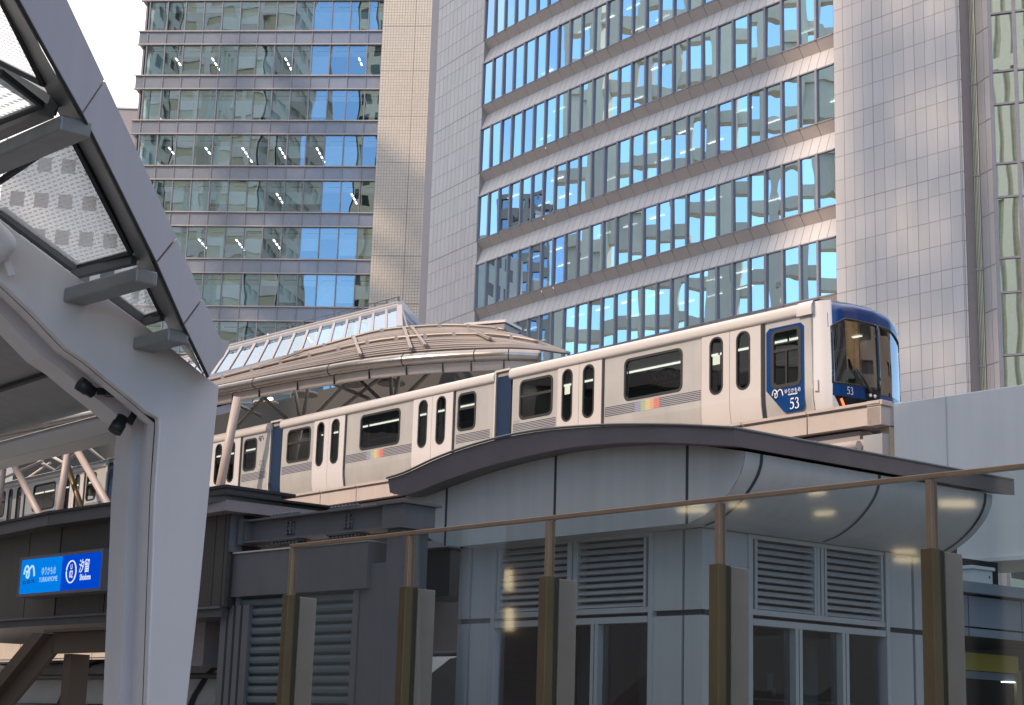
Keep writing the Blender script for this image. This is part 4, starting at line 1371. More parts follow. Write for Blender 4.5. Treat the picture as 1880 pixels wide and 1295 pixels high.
house_face(HL, [(843.5, 862), (867, 909), (1197, 1252), (1257, 1288.9)], 0, 0, [(916, 1047), (1058, 1188)], [997, 1092], 0, 0)
house_face(HR, [(1289, 1320), (1324.5, 1374), (1632, 1673), (1678, 1722)], 0, 0, [(1384, 1497), (1512, 1619)], [1465, 1551], 0, 0)
# inside: grey columns, floor, back walls
ins = MB()
for x, o in ((945, -1.2), (975, -2.0), (1130, -1.5)):
    c = HL.at(x, 1200) - HL.n * (-o); c = HL.p(HL.sz(x, 1200)[0], 0, o); ins.tube([Vector((c.x, c.y, 0)), Vector((c.x, c.y, 3.6))], .10, 12)
for x, o in ((1420, -1.2), (1600, -1.0)):
    c = HR.p(HR.sz(x, 1200)[0], 0, o); ins.tube([Vector((c.x, c.y, 0)), Vector((c.x, c.y, 3.6))], .13, 14)
ins.build('inner_column', M['inner_grey'], ho)
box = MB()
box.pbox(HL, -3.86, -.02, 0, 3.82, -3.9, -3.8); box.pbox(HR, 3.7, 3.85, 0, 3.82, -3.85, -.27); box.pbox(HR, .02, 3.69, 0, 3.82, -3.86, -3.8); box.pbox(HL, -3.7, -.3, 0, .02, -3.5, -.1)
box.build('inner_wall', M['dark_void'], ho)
no = MB()
for x, y, w, h, m_ in ((1478, 1262, .10, .16, 0), (1515, 1250, .09, .2, 1), (1525, 1270, .05, .1, 1)):
    s, z = HR.sz(x, y); no.pbox(HR, s, s + w, z - h / 2, z + h / 2, -.9, -.88)
no.pbox(HR, .9, 2.9, HR.sz(1500, 1285)[1] - .02, HR.sz(1500, 1285)[1], -.5, -.46)
no.build('notice', M['lettering_grey'], ho)
# --- eaves: the end profile is extruded along the right side
HG = HL.shifted(.33)
prof_arc = [(745, 909), (785, 893), (824, 880), (866, 867), (906, 856.5), (960, 841), (1022, 829), (1113, 819.5), (1196, 816), (1280, 817.5), (1368, 829)]
right_curve = [(1366, 850), (1357, 875), (1340, 902), (1318, 927), (1290, 949), (1263, 961)]
left_curve = [(842, 1003.5), (818, 1001), (795, 993), (775, 976), (760, 955), (750, 932)]
HX = HR.e
c0 = HL.shifted(.58).at(1348, 787); CPL = Plane(c0, 37.2)
LEN = (CPL.at(1862, 888) - c0).dot(CPL.e)
gp_ = [HG.at(*q) for q in prof_arc + right_curve + left_curve]
gm = MB(); gm.face(gp_[::-1]) if False else gm.face(gp_)
gm.build('gable_panel', M['house_panel'], ho)
curve = smooth_poly([HG.at(*q) for q in prof_arc[-1:] + right_curve], 5)
el = LEN - .55
sf = MB(); sf.grid([[p + HX * .001 for p in curve], [p + HX * (el * .33) for p in curve], [p + HX * (el * .66) for p in curve], [p + HX * el for p in curve]], 0, True)
cl_ = smooth_poly([HG.at(*q) for q in left_curve + prof_arc[:1]], 4)
sf.grid([[p for p in cl_], [p + HX * el for p in cl_]], 0, True)
fl_ = [HG.at(1263, 961), HG.at(842, 1003.5)]
sf.face([fl_[0], fl_[1], fl_[1] + HX * el, fl_[0] + HX * el])
bk_ = [p + HX * el for p in gp_]; sf.face(bk_[::-1])
sf.build('eave_soffit', M['house_panel'], ho)
def rib_at(d):
    jn = MB(); w = .022
    cc = [p + (p - (HG.at(1263, 845))).normalized() * .004 for p in curve]
    jn.grid([[p + HX * (d - w) for p in cc], [p + HX * (d + w) for p in cc]], 0, True); jn.build('panel_joint', M['house_joint'], ho)
# find distances whose top lands on the seen joints
for xt in (1397, 1614, 1808):
    best = min((abs(proj(curve[1] + HX * (k * .02))[0] - xt), k * .02) for k in range(int(el / .02)))
    rib_at(best[1])
rows = []
for x, yt, yb in ((821.5, 881, 1002), (1021, 829, 987), (1262, 817, 963)):
    a, b = HG.at(x, yt), HG.at(x - .5, yb)
    s = (a - HG.o).dot(HG.e); w = .018
    jn = MB(); jn.pbox(HG, s - w, s + w, b.z, a.z, 0.0, .004); jn.build('panel_joint', M['house_joint'], ho)
# roof slab with the arched fascia
HF = HL.shifted(.58)
top = [(712, 880), (745, 869.5), (800, 844), (860, 822), (930, 803), (1000, 791), (1080, 784.5), (1150, 782), (1250, 783), (1348, 788)]
bot_ = [(1348, 818.5), (1280, 815), (1196, 812), (1113, 815), (1022, 826), (906, 853), (824, 880), (748, 908), (716, 905)]
outline = smooth_poly([HF.at(*q) for q in top], 4) + smooth_poly([HF.at(*q) for q in bot_], 4)
rf = MB(); rf.prism(outline, HX * LEN)
rf.build('roof', M['roof_edge'], ho)
lip = MB(); tl = smooth_poly([HF.at(*q) + Z3 * .012 + HF.n * .02 for q in top], 4)
lip.tube(tl, .016, 5); lip.tube([tl[-1], tl[-1] + HX * LEN], .016, 5)
lip.build('roof_lip', M['steel_dark'], ho)
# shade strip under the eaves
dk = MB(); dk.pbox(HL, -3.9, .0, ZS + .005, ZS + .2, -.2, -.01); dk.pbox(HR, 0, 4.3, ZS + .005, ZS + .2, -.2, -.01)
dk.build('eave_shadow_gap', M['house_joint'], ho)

# ---------------------------------------------------------------- glass screen in front
GS = Plane(at(1710, 865, 9), -48.6)
gs = empty('glass_screen', GS.p(-3, 0), 'tall clear glass screen with bronze posts and slim top rail before the pavilion', 'glass screen')
ZT = 3.055
ps_ = [GS.sz(1712, 1000)[0] - 1.5 * k for k in range(5)] + [GS.sz(1712, 1000)[0] + 1.5]
s_left = GS.sz(535, 1010)[0]
rl = MB(); rl.pbox(GS, s_left, 3.2, ZT - .028, ZT, -.02, .02); rl.build('top_rail', M['rail_bronze'], gs, bevel=.005)
for s in sorted(ps_):
    up = MB(); up.pbox(GS, s - .018, s + .018, 2.6, ZT - .036, -.03, .03); 
    po = MB(); po.pbox(GS, s - .042, s + .034, 0, 2.65, -.02, .052)
    o1 = po.build('post', M['bronze'], gs, bevel=.003)
    up.build('post_head', M['rail_bronze'], o1, bevel=.003)
    m_ = MB(); m_.pbox(GS, s - .03, s + .026, 0, 2.645, -.062, -.021); m_.build('gasket', M['gasket'], o1)
    m_ = MB(); m_.pbox(GS, s - .042, s + .034, 0, 2.64, -.225, -.063); m_.build('back_plate', M['brushed'], o1, bevel=.003)
edges_ = sorted(ps_ + [s_left, 3.2])
for i in range(len(edges_) - 1):
    if edges_[i + 1] - edges_[i] < .3: continue
    t1 = random.uniform(-.003, .003)
    a, b = edges_[i] + .004, edges_[i + 1] - .004
    mb = MB(); mb.face([GS.p(a, .1, -.04 + t1), GS.p(b, .1, -.04 - t1), GS.p(b, ZT - .03, 0 - t1), GS.p(a, ZT - .03, 0 + t1)])
    mb.build('glass_pane', M['screen_glass'], gs)
m_ = MB(); m_.pbox(GS, s_left - .008, s_left + .006, .1, ZT - .03, -.012, .012); m_.build('edge_trim', M['olive_frame'], gs)

# ---------------------------------------------------------------- entrance at the right edge
EN = Plane(at(1765, 1100, 23.5), 37.2)
en = empty('entrance_block', EN.p(2, 0, -1), 'dark entrance block with blue grey fascia and a yellow band at lower right', 'entrance')
def ez(x, y): return EN.sz(x, y)
sL, sR = ez(1700, 1100)[0], ez(1990, 1100)[0]
E2 = EN.shifted(-.92); e2 = lambda x, y: E2.sz(x, y)
zt1 = ez(1765, 1068)[1]; z1 = ez(1765, 1088)[1]; z2 = ez(1765, 1150)[1]; z3 = ez(1765, 1168)[1]
m_ = MB(); m_.pbox(EN, sL, sR, z1, zt1, -3, .12); m_.build('fascia_cap', M['entry_blue'], en)
m_ = MB(); 
js = [sL] + [ez(x, 1120)[0] for x in (1778, 1875, 1975)] + [sR]
panel_sheet(m_, EN, js, [z3, z2, z1 - .02], .025, 0.0); m_.build('fascia_panel', M['entry_blue'], en)
m_ = MB(); m_.pbox(EN, sL, sR, z3 + .01, z1 - .03, -3, -.04); m_.pbox(EN, sL, sR + 9, 0, z3 + .3, -3.2, -2.6); 
m_.pbox(E2, e2(1867, 1260)[0], e2(1876, 1260)[0], 0, e2(1870, 1232)[1], -.05, .0, 1)
m_.build('inner_wall', [M['dark_void'], M['olive_frame']], en)
m_ = MB(); m_.pbox(E2, e2(1750, 1200)[0], e2(1869, 1200)[0], e2(1800, 1232)[1], e2(1800, 1200)[1], -.03, .0); m_.build('yellow_band', M['yellow_band'], en)
m_ = MB(); m_.pbox(E2, e2(1755, 1200)[0], e2(1869, 1200)[0], e2(1800, 1247)[1], e2(1800, 1233.5)[1], -.05, -.02); m_.build('door_head', M['entry_blue'], en)
m_ = MB(); m_.pbox(E2, e2(1848, 1252)[0], e2(1864, 1252)[0], e2(1858, 1253.5)[1], e2(1858, 1252)[1], -.1, .0); m_.build('ceiling_light', M['office_lamp'], en)
# recess with a machine box above it
m_ = MB(); RB = EN.shifted(-.6)
R2 = RB.shifted(-.5); m_.pbox(R2, R2.sz(1748, 1045)[0], R2.sz(1832, 1045)[0], R2.sz(1790, 1072)[1] - .1, R2.sz(1790, 1028)[1], -.05, 0); 
tag(m_.build('recess_panel', M['dark_void']), 'dark recess panel behind the small white machine box', 'panel')
un = MB(); a, b = RB.sz(1785, 1050)[0], RB.sz(1822, 1050)[0]; za, zb_ = zt1 + .002, RB.sz(1800, 1040)[1]
un.pbox(RB, a, b, za, zb_ - .05, -.35, 0)
un.pbox(RB, a - .03, b + .03, zb_ - .049, zb_, -.38, .03)
un.pbox(RB, b - .09, b - .06, zb_ - .16, zb_ - .13, 0.0, .01, 1)
tag(un.build('machine_box', [M['unit_white'], M['gasket']], bevel=.004), 'small white machine box standing on the entrance fascia at right', 'utility box')
# ---------------------------------------------------------------- brown entrance building with the sign
BR = Plane(at(425, 940, 21.3), -47)            # right part of the sign wall
bb = empty('brown_station_block', BR.p(-4, 0, -2), 'dark brown panelled station block with a deep roof edge behind the grey column', 'building')
kink = BR.sz(115, 960)[0]
BL = Plane(BR.p(kink, 0), -53)                 # left part, turned farther away
s_c = BR.sz(425, 940)[0]
zp1 = BR.sz(300, 957)[1]; zp1 = BR.sz(196.5, 957)[1]
zpb = BR.sz(188, 1130)[1]; zf1 = BR.sz(199, 931)[1]
lenL = 9.0
pn = MB(); bk = MB()
js = [BR.sz(x, 1000)[0] for x in (200, 272, 345)]
panel_sheet(pn, BR, [kink + .01] + js + [s_c], [zpb, zp1 + .04], .03, 0.0)
jl = [BL.sz(x, 1000)[0] for x in (55, -20)]
panel_sheet(pn, BL, [-lenL] + jl[::-1] + [0 - .01], [zpb, zp1 + .04], .03, 0.0)
pn.build('wall_panel', M['brown_panel'], bb)
bk.pbox(BR, kink, s_c - .02, zpb + .02, zf1 - .05, -.5, -.035); bk.pbox(BL, -lenL, 0, zpb + .02, zf1 - .05, -5, -.035)
bk.build('wall_backing', M['gasket'], bb)
# right return of the block
BRR = Plane(BR.p(s_c, 0), 38.5)
rt = MB(); 
rt.pbox(BRR, 0.0, BRR.sz(446, 980)[0], BRR.sz(430, 1014)[1], zp1 + .05, -.3, 0.0)
rt.build('corner_panel', M['steel_dark'], bb)
r2 = MB(); r2.pbox(BR, BR.sz(378, 1000)[0], s_c - .02, BR.sz(400, 1112)[1], zp1, -.05, .012)
for x in (393, 410): 
    s = BR.sz(x, 1050)[0]; r2.pbox(BR, s - .008, s + .008, BR.sz(400, 1112)[1], zp1, .012, .016, 1)
r2.build('corner_cladding', [M['brown_panel'], M['gasket']], bb)
# roof edge with thin dark lip
rf = MB()
def edge(pl, s0, s1, off):
    rf.pbox(pl, s0, s1, zp1 + .0, zf1 - .04, -.6, off)
    rf.pbox(pl, s0, s1 + .03, zf1 - .038, zf1, -.8, off + .03, 1)
edge(BR, kink - .0, s_c + .22, .24); edge(BL, -lenL, 0.05, .243)
rf.build('roof_edge', [M['brown_fascia'], M['gasket']], bb)
FR = Plane(BR.p(s_c + .222, 0, .24), 38.5)
re = MB(); z_b = FR.sz(421, 938)[1]; z_t = FR.sz(421, 918)[1]
re.pbox(FR, .0, 3.6, z_b, z_t, -1.2, 0.0); re.pbox(FR, 0.02, 3.6, z_t + .002, z_t + .055, -1.2, -.10, 1); re.pbox(FR, -.03, 3.6, z_t + .058, z_t + .085, -1.3, .03, 2)
re.build('roof_edge_return', [M['mauve_fascia'], M['brown_fascia'], M['gasket']], bb)
sw2 = MB(); sw2.pbox(BRR, .45, 5.2, 2.4, zp1 + .3, -1.6, -1.3); sw2.build('side_wall', M['mauve_fascia'], bb)
# soffit below the sign wall, and the shaded hall behind
so_ = MB(); so_.pbox(BR, kink - 6, s_c - .1, zpb - .10, zpb, -3.2, -.02); so_.pbox(BR, kink - 6, s_c - .1, zpb + .001, zpb + .03, -.1, .03, 1)
so_.build('soffit', [M['brown_fascia'], M['steel_dark']], bb)
# pier under the corner
pr_ = MB(); a = BR.sz(386, 1200)[0]; b = BR.sz(437, 1200)[0]
zpt = BR.sz(410, 1111)[1]
pr_.pbox(BR, a, b, 0, zpt, -1.4, -.12)
for k in (1, 2, 3): 
    s = a + (b - a) * k / 4; pr_.pbox(BR, s - .02, s + .02, 0, zpt, -.12, -.115, 1)
pr_.build('corner_pier', [M['steel_dark'], M['gasket']], bb)
# sign
SG = BR.shifted(.30)
sg = empty('station_sign', SG.p(SG.sz(110, 1050)[0], SG.sz(110, 1085)[1]), 'blue backlit station sign with white lettering on the dark brown wall', 'sign')
sx0, sx1 = SG.sz(38, 1060)[0], SG.sz(186, 1050)[0]
z0, z1 = SG.sz(110, 1085.5)[1], SG.sz(110, 1021.5)[1]
fr = MB(); fr.pbox(SG, sx0 - .04, sx1 + .04, z0 - .04, z1 + .04, -.30, -.01); fr.pbox(SG, sx0 - .04, sx1 + .04, z0 - .04, z0, -.01, .015); fr.pbox(SG, sx0 - .04, sx1 + .04, z1, z1 + .04, -.01, .015)
fr.pbox(SG, sx0 - .04, sx0, z0 + .001, z1 - .001, -.01, .015); fr.pbox(SG, sx1, sx1 + .04, z0 + .001, z1 - .001, -.01, .015)
fr.build('sign_frame', M['steel_dark'], sg)
lamp('sign_light_blue', (.0, .25, .95), .38); lamp('sign_deep_blue', (.0, .075, .72), .37); lamp('sign_letters', (.45, .75, 1.0), .48); lamp('sign_white', (.85, .92, 1.0), .45)
xm = SG.sz(112, 1050)[0]; xm = SG.sz(113, 1050)[0]
m_ = MB(); m_.pbox(SG, sx0, xm, z0, z1, -.008, .0); m_.build('sign_face', M['sign_light_blue'], sg)
m_ = MB(); m_.pbox(SG, xm, sx1, z0, z1, -.008, .0); m_.build('sign_face', M['sign_deep_blue'], sg)
def stext(txt, x, y, hpx, mat, sxx=1.0, bold=0.0):
    s, z = SG.sz(x, y); size = hpx * (SG.sz(x, y - 10)[1] - z) / 10
    mb = text_mb(txt, SG.p(s, z, .006), SG.e, Z3, size * 1.35, 0.0, sxx, 'CENTER', 0, bold); mb.build('lettering', M[mat], sg)
stext('ゆりかもめ', 90, 1049, 13, 'sign_letters', .62, .0)
stext('YURIKAMOME', 89, 1064, 9.5, 'sign_letters', .84)
stext('汐留', 155.5, 1041, 19.5, 'sign_white', .72, .003)
stext('Shiodome', 157, 1060, 11, 'sign_white', .66, .003)
stext('U', 132, 1041.5, 9, 'sign_white', .9, .002)
stext('02', 131, 1055, 13.5, 'sign_white', .72, .003)
el = MB(); s, z = SG.sz(131.3, 1050); hh = (SG.sz(131, 1030)[1] - SG.sz(131, 1070)[1]) / 2
ww = (SG.sz(140, 1050)[0] - SG.sz(122.5, 1050)[0]) / 2
el.tube([SG.p(s + ww * math.cos(a), z + hh * math.sin(a), .006) for a in [2 * math.pi * k / 28 for k in range(29)]], .009, 5)
el.build('ring', M['sign_white'], sg)
s, z = SG.sz(55, 1050); bird(SG, s, z, (SG.sz(64, 1050)[0] - SG.sz(45, 1050)[0]), .006, 'sign_letters', sg)
wv_ = MB()
for x in (45, 53, 61):
    for dy in (0, 3.6):
        a = SG.sz(x - 2.7, 1073 - dy + .2 * (45 - x)); b = SG.sz(x + 2.7, 1072.4 - dy + .2 * (45 - x))
        wv_.tube([SG.p(*a, .006), SG.p((a[0] + b[0]) / 2, (a[1] + b[1]) / 2 + .01, .006), SG.p(*b, .006)], .007, 5)
wv_.build('wave_mark', M['gasket'], sg)

# ---------------------------------------------------------------- bolted steel beam
SB_ = Plane(at(747, 950, 19.0), -46.5)
sb = empty('steel_beam', SB_.p(-2.5, SB_.sz(700, 980)[1], 0), 'dark grey bolted steel beam running from the brown block to the curved roof', 'steel beam')
z_t = SB_.sz(640, 932.5)[1]; z_b = SB_.sz(650, 976.5)[1]
a, b = SB_.sz(446, 980)[0], SB_.sz(704, 945)[0]
m_ = MB(); m_.pbox(SB_, a, b, z_b + .02, z_t - .02, -.13, -.11); m_.pbox(SB_, a, b, z_t - .02, z_t, -.24, 0); m_.pbox(SB_, a, b, z_b, z_b + .02, -.24, 0)
m_.pbox(SB_, a + .02, a + .035, z_b + .02, z_t - .02, -.11, -.01)
m_.build('girder', M['steel_dark'], sb)
pt = MB(); pt.pbox(SB_, a - .06, a - .002, z_b - .02, z_t + .02, -.35, .04); pt.build('end_plate', M['steel_dark'], sb)
bo = MB(); spl = MB()
for x in (521, 627):
    s = SB_.sz(x, 960)[0]
    spl.pbox(SB_, s - .085, s + .085, z_b + .07, z_t - .07, -.11, -.095)
    spl.pbox(SB_, s - .30, s + .26, z_t + .001, z_t + .016, -.23, -.01); spl.pbox(SB_, s - .30, s + .26, z_b - .016, z_b - .001, -.23, -.01)
    for i in range(2):
        for z in (.30, .36, .66, .72):
            zz_ = z_b + (z_t - z_b) * (.28 if z == .30 else .42 if z == .36 else .60 if z == .66 else .74)
            c = SB_.p(s - .04 + .08 * i, zz_, -.092); bo.tube([c, c + SB_.n * .022], .017, 6)
    for k in range(8):
        for o in (-.18, -.05):
            if k == 4 and False: continue
            q = s - .27 + k * .07
            bo.tube([SB_.p(q, z_t + .016, o), SB_.p(q, z_t + .048, o)], .022, 6)
            bo.tube([SB_.p(q, z_b - .016, o), SB_.p(q, z_b - .055, o)], .022, 6)
spl.build('splice_plate', M['steel_dark'], sb); bo.build('bolt', M['steel_dark'], sb)
hd = MB(); a2, b2 = SB_.sz(705, 950)[0], SB_.sz(744, 945)[0]
zt_ = SB_.sz(725, 922)[1]; zb_ = SB_.sz(725, 971)[1]
hd.pbox(SB_, a2, b2, zb_ + .03, zt_ - .03, -.45, .03); hd.pbox(SB_, a2 - .05, b2 + .06, zt_ - .029, zt_, -.5, .08); hd.pbox(SB_, a2 - .02, b2 + .03, zb_, zb_ + .029, -.5, .08)
hd.pbox(SB_, a2 + .05, b2 - .05, 0, zb_ - .002, -.4, -.02)
hd.build('column_head', M['steel_dark'], sb)

# ---------------------------------------------------------------- roller shutter bay below the beam
SH = Plane(at(656, 1091, 19.7), -46.5)
sh = empty('shutter_bay', SH.p(-1.8, 0, 0), 'dark roller shutter bay under a plain steel lintel behind the glass screen', 'roller shutter')
zA = SH.sz(560, 1008)[1]; zB = SH.sz(560, 1089.5)[1]
s0, s1 = SH.sz(431, 1060)[0], SH.sz(687, 1030)[0]
m_ = MB(); m_.pbox(SH, s0, s1, zB, zA, -.6, .10); m_.pbox(SH, s0, s1, zA + .002, zA + .02, -.6, .12, 1); m_.build('lintel', [M['steel_dark'], M['beige_wall']], sh)
a, b = SH.sz(441, 1200)[0], SH.sz(653, 1150)[0]
sl = MB()
z = .02; pit = .118
while z < zB + .05:
    pr = [(z, .0), (z + .02, .028), (z + .055, .034), (z + .09, .024), (z + .100, .0), (z + .108, -.012)]
    rows = [[SH.p(a, zz_, o), SH.p(b, zz_, o)] for zz_, o in pr] + [[SH.p(a, z + pit, 0), SH.p(b, z + pit, 0)]]
    sl.grid(rows, 0, False); z += pit
sl.build('shutter_curtain', M['shutter'], sh)
gd = MB(); gd.pbox(SH, a - .09, a, 0, zB - .002, -.1, .06); gd.pbox(SH, b, b + .10, 0, zB - .002, -.1, .06)
gd.build('guide_rail', M['steel_dark'], sh)
pp = MB(); pp.pbox(SH, b + .11, SH.sz(708, 1150)[0], 0, zA - .25, -.5, .04); 
pp.build('side_pier', M['steel_dark'], sh)
# dark box beam beyond, between the shutter bay and the pavilion
DB = Plane(at(800, 1040, 24), -46.5)
db = MB(); db.pbox(DB, DB.sz(752, 1040)[0], DB.sz(826, 1040)[0], DB.sz(800, 1096)[1], DB.sz(800, 1010)[1], -.8, 0)
db.pbox(DB, DB.sz(752, 1040)[0] - .05, DB.sz(829, 1040)[0], DB.sz(800, 1010)[1] + .002, DB.sz(800, 1006)[1], -.9, .06)
tag(db.build('duct_box', M['brown_fascia'], bevel=.006), 'dark brown duct box hanging behind the glass beside the pavilion', 'duct')
# ---------------------------------------------------------------- beige building glimpsed between shutter and pavilion, and lower left
BG = Plane(at(800, 1200, 36), -46.5)
bg_ = empty('beige_building', BG.p(-4, 0, -2), 'beige panelled low building glimpsed between the shutter bay and the pavilion', 'building')
sL, sR = BG.sz(-400, 1200)[0], BG.sz(900, 1200)[0]
zT = BG.sz(800, 1146)[1]
bp = MB(); zs_ = [0.2, 1.0, BG.sz(830, 1258)[1], BG.sz(830, 1193)[1], zT]
xs = [BG.sz(x, 1200)[0] for x in (380, 500, 620, 720, 752, 790, 812, 840, 900)]
panel_sheet(bp, BG, [-30, -26, -22, -18, -14, -10] + [s for s in xs if s > -10], zs_, .03, 0)
bp.build('wall_panel', M['beige_wall'], bg_)
m_ = MB(); m_.pbox(BG, -30, sR, 0, zT, -4, -.04); m_.build('wall_backing', M['tower_joint'], bg_)
m_ = MB(); m_.tube([BG.p(-30, zT + .35, .3), BG.p(sR, zT + .35, .3)], .11, 10); m_.build('pipe', M['house_frame'], bg_)
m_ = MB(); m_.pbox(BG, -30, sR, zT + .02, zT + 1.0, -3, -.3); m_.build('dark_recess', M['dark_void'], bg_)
w0, w1 = BG.sz(779, 1240)[0], BG.sz(811, 1240)[0]; wz1 = BG.sz(800, 1198)[1]
wf = MB(); wf.pbox(BG, w0, w1, .3, wz1, .01, .05); wo = wf.build('window', M['olive_frame'], bg_)
for z_a, z_b2 in ((.5, BG.sz(800, 1262)[1]), (BG.sz(800, 1256)[1], wz1 - .09)):
    m_ = MB(); m_.pbox(BG, w0 + .09, w1 - .09, z_a, z_b2, .05, .055); m_.build('pane', M['town_glass'], wo)

# ---------------------------------------------------------------- brown stair frame at lower left
SRP = Plane(at(185, 1180, 17.5), -47)
stf = empty('stair_frame', SRP.p(-1.5, 0), 'brown steel stair frame with a sloping stringer at the lower left corner', 'stair')
m_ = MB(); 
a, b = SRP.sz(96, 1180)[0], SRP.sz(290, 1180)[0]
zt, zb = SRP.sz(140, 1160.5)[1], SRP.sz(140, 1199)[1]
m_.pbox(SRP, a, b, zb, zt, -.05, 0.0); m_.pbox(SRP, a - .03, b, zt + .001, zt + .03, -.22, .10)
m_.build('landing_beam', M['stair_brown'], stf)
P_ = lambda x, y: SRP.at(x, y)
sg_ = MB(); sg_.prism([P_(97, 1165), P_(98, 1200), P_(14, 1302), P_(-60, 1395), P_(-60, 1345), P_(0, 1269)], SRP.n * -.05); sg_.build('stringer', M['stair_brown'], stf)
sg_ = MB(); sg_.prism([P_(76, 1163) + SRP.n * .1, P_(96, 1164) + SRP.n * .1, P_(-2, 1284) + SRP.n * .1, P_(-70, 1365) + SRP.n * .1, P_(-80, 1350) + SRP.n * .1], SRP.n * -.32); sg_.build('stringer_flange', M['stair_brown'], stf)
po = MB(); s_a, s_b = SRP.sz(104, 1250)[0], SRP.sz(117, 1250)[0]
po.pbox(SRP, s_a, s_b, 0, zb - .002, -.28, -.06); po.build('post', M['stair_brown'], stf)
# hooped pipes of a pale walkway cover behind the stair
HP = Plane(at(200, 1220, 27), -47)
hp = empty('walkway_cover', HP.p(-3, 0, -1), 'pale walkway cover with dark hooped ribs behind the stair and column', 'canopy')
m_ = MB(); pts = []
for i in range(13):
    a = math.pi * i / 12; pts.append((math.cos(a), math.sin(a)))
s_m = HP.sz(250, 1200)[0]; ztop = HP.sz(220, 1203)[1]
rows = [[HP.p(s_m - 9, 1.2 + (ztop - 1.2) * y_, x_ * 1.1 - 1.5), ] for x_, y_ in pts]
rows = [[HP.p(s_m - 9, .6 + (ztop - .6) * y_, x_ * 1.3 - 1.5), HP.p(s_m + 6, .6 + (ztop - .6) * y_, x_ * 1.3 - 1.5)] for x_, y_ in pts]
m_.grid(rows, 0, True); m_.build('cover_sheet', M['pale_sheet'], hp)
for zf in (.35, .62, .86, 1.0):
    q = MB(); a_ = math.asin(min(1, zf)); q.tube([HP.p(s_m - 9, .6 + (ztop - .6) * zf, math.cos(a_) * 1.3 - 1.42), HP.p(s_m + 6, .6 + (ztop - .6) * zf, math.cos(a_) * 1.3 - 1.42)], .045, 8); q.build('hoop_rail', M['brown_fascia'], hp)
for k in range(7):
    q = MB(); s = s_m - 8 + k * 2.0; q.tube([HP.p(s + (x_ + 1) * .5, .6 + (ztop - .6) * y_, x_ * 1.34 - 1.5) for x_, y_ in pts], .05, 8); q.build('hoop', M['brown_fascia'], hp)
# ---------------------------------------------------------------- foreground canopy
RP = Plane(at(320, 900, 12.0), 40.2)             # face of the column and its arched rib
ca = empty('canopy', RP.p(0, 0, -.3), 'big grey steel canopy with bent column, dotted glass roof and mauve edge, nearest', 'canopy')
DEP = .62
back = RP.n * -DEP
rib_top = [(-60, 345), (11, 410), (60, 448), (138, 505), (200, 549), (270, 600), (330, 652), (386, 697)]
rib_low = [(292, 768), (271, 757), (245, 734), (200, 698), (160, 664), (124, 640), (60, 573), (0, 516), (-60, 466)]
col = [(403, 709), (395, 790), (385, 900), (366, 1098), (352, 1220), (343, 1300), (330, 1440)]
coll = [(256, 1440), (270, 1300), (277, 1100), (284, 900), (292, 790)]
front = [RP.at(*q) for q in rib_top + col + coll + rib_low]
TH = .07
m_ = MB(); m_.prism(front, RP.n * -TH)
m_.build('front_flange', M['canopy_white'], ca, bevel=.012)
# groove wall and rear flange of the built-up section
def inset(pts, d):
    return pts
wl = [(256, 1440), (270, 1300), (277, 1100), (284, 900), (292, 775), (271, 757), (245, 734), (200, 698), (160, 664), (124, 640), (60, 573), (0, 516), (-60, 466)]
W = [RP.at(*q) for q in wl]
rows = [[p - RP.n * TH for p in W], [p - RP.n * .17 for p in W]]
m_ = MB(); m_.grid(rows, 0, False)
# recessed web
inw = RP.e * .10
rows = [[p - RP.n * .17 for p in W], [p - RP.n * .17 + RP.e * .09 + Z3 * .05 for p in W], [p - RP.n * .40 + RP.e * .09 + Z3 * .05 for p in W], [p - RP.n * .40 for p in W], [p - RP.n * DEP for p in W]]
m_.grid(rows, 0, False)
m_.build('side_flange', M['canopy_white'], ca)
m_ = MB(); m_.prism([RP.at(*q) - RP.n * (DEP) for q in rib_top + col + coll + rib_low], RP.n * -.03); m_.build('rear_flange', M['canopy_white'], ca)
m_ = MB()
rg = [RP.at(*q) for q in [(386, 697), (403, 709), (395, 790), (385, 900), (366, 1098), (352, 1220), (343, 1300), (330, 1440)]]
m_.grid([[p - RP.n * (TH + .002) - RP.e * .015 for p in rg], [p - RP.n * DEP - RP.e * .015 for p in rg]], 0, False)
tp_ = [RP.at(*q) for q in rib_top]
m_.grid([[p - RP.n * (TH + .002) - Z3 * .01 for p in tp_], [p - RP.n * DEP - Z3 * .01 for p in tp_]], 0, False)
m_.build('side_web', M['canopy_dark'], ca)
# edge fascia: a plane swinging from the column head towards the viewer
E_ = TR.e
tip = RP.at(392, 700) + E_ * .06
q1 = RP.at(140, 535); 
# length of the second purlin gives the distance of the fascia there
best = min((abs(proj(q1 + E_ * (k * .01))[0] - 268), k * .01) for k in range(300)); fpt = q1 + E_ * best[1]
dirf = Vector((tip.x - fpt.x, tip.y - fpt.y, 0)); FA = Plane(tip, math.degrees(math.atan2(dirf.y, dirf.x)))
outer = [(88, -80), (124, 0), (193, 147), (258, 289), (325, 437), (373, 548), (407, 623)]
inner = [(-12, -80), (36, 0), (92, 102), (152, 208), (222, 348), (288, 482), (338, 596), (384, 692)]
def fseg(o, i):
    mb = MB(); mb.prism([FA.at(*q) for q in o + i[::-1]], FA.n * -.03); return mb
fseg([(88, -80), (124, 0), (192.4, 146)], [(-12, -80), (36, 0), (92, 102), (151.4, 207)]).build('edge_panel', M['canopy_fascia'], ca, bevel=.006)
fseg([(193.6, 149), (258, 289), (324.3, 435.5)], [(152.8, 210), (222, 348), (287.4, 480.5)]).build('edge_panel', M['canopy_fascia'], ca, bevel=.006)
fseg([(325.8, 439), (372.4, 546.5)], [(289, 484), (337.4, 594.5)]).build('edge_panel', M['canopy_fascia'], ca, bevel=.006)
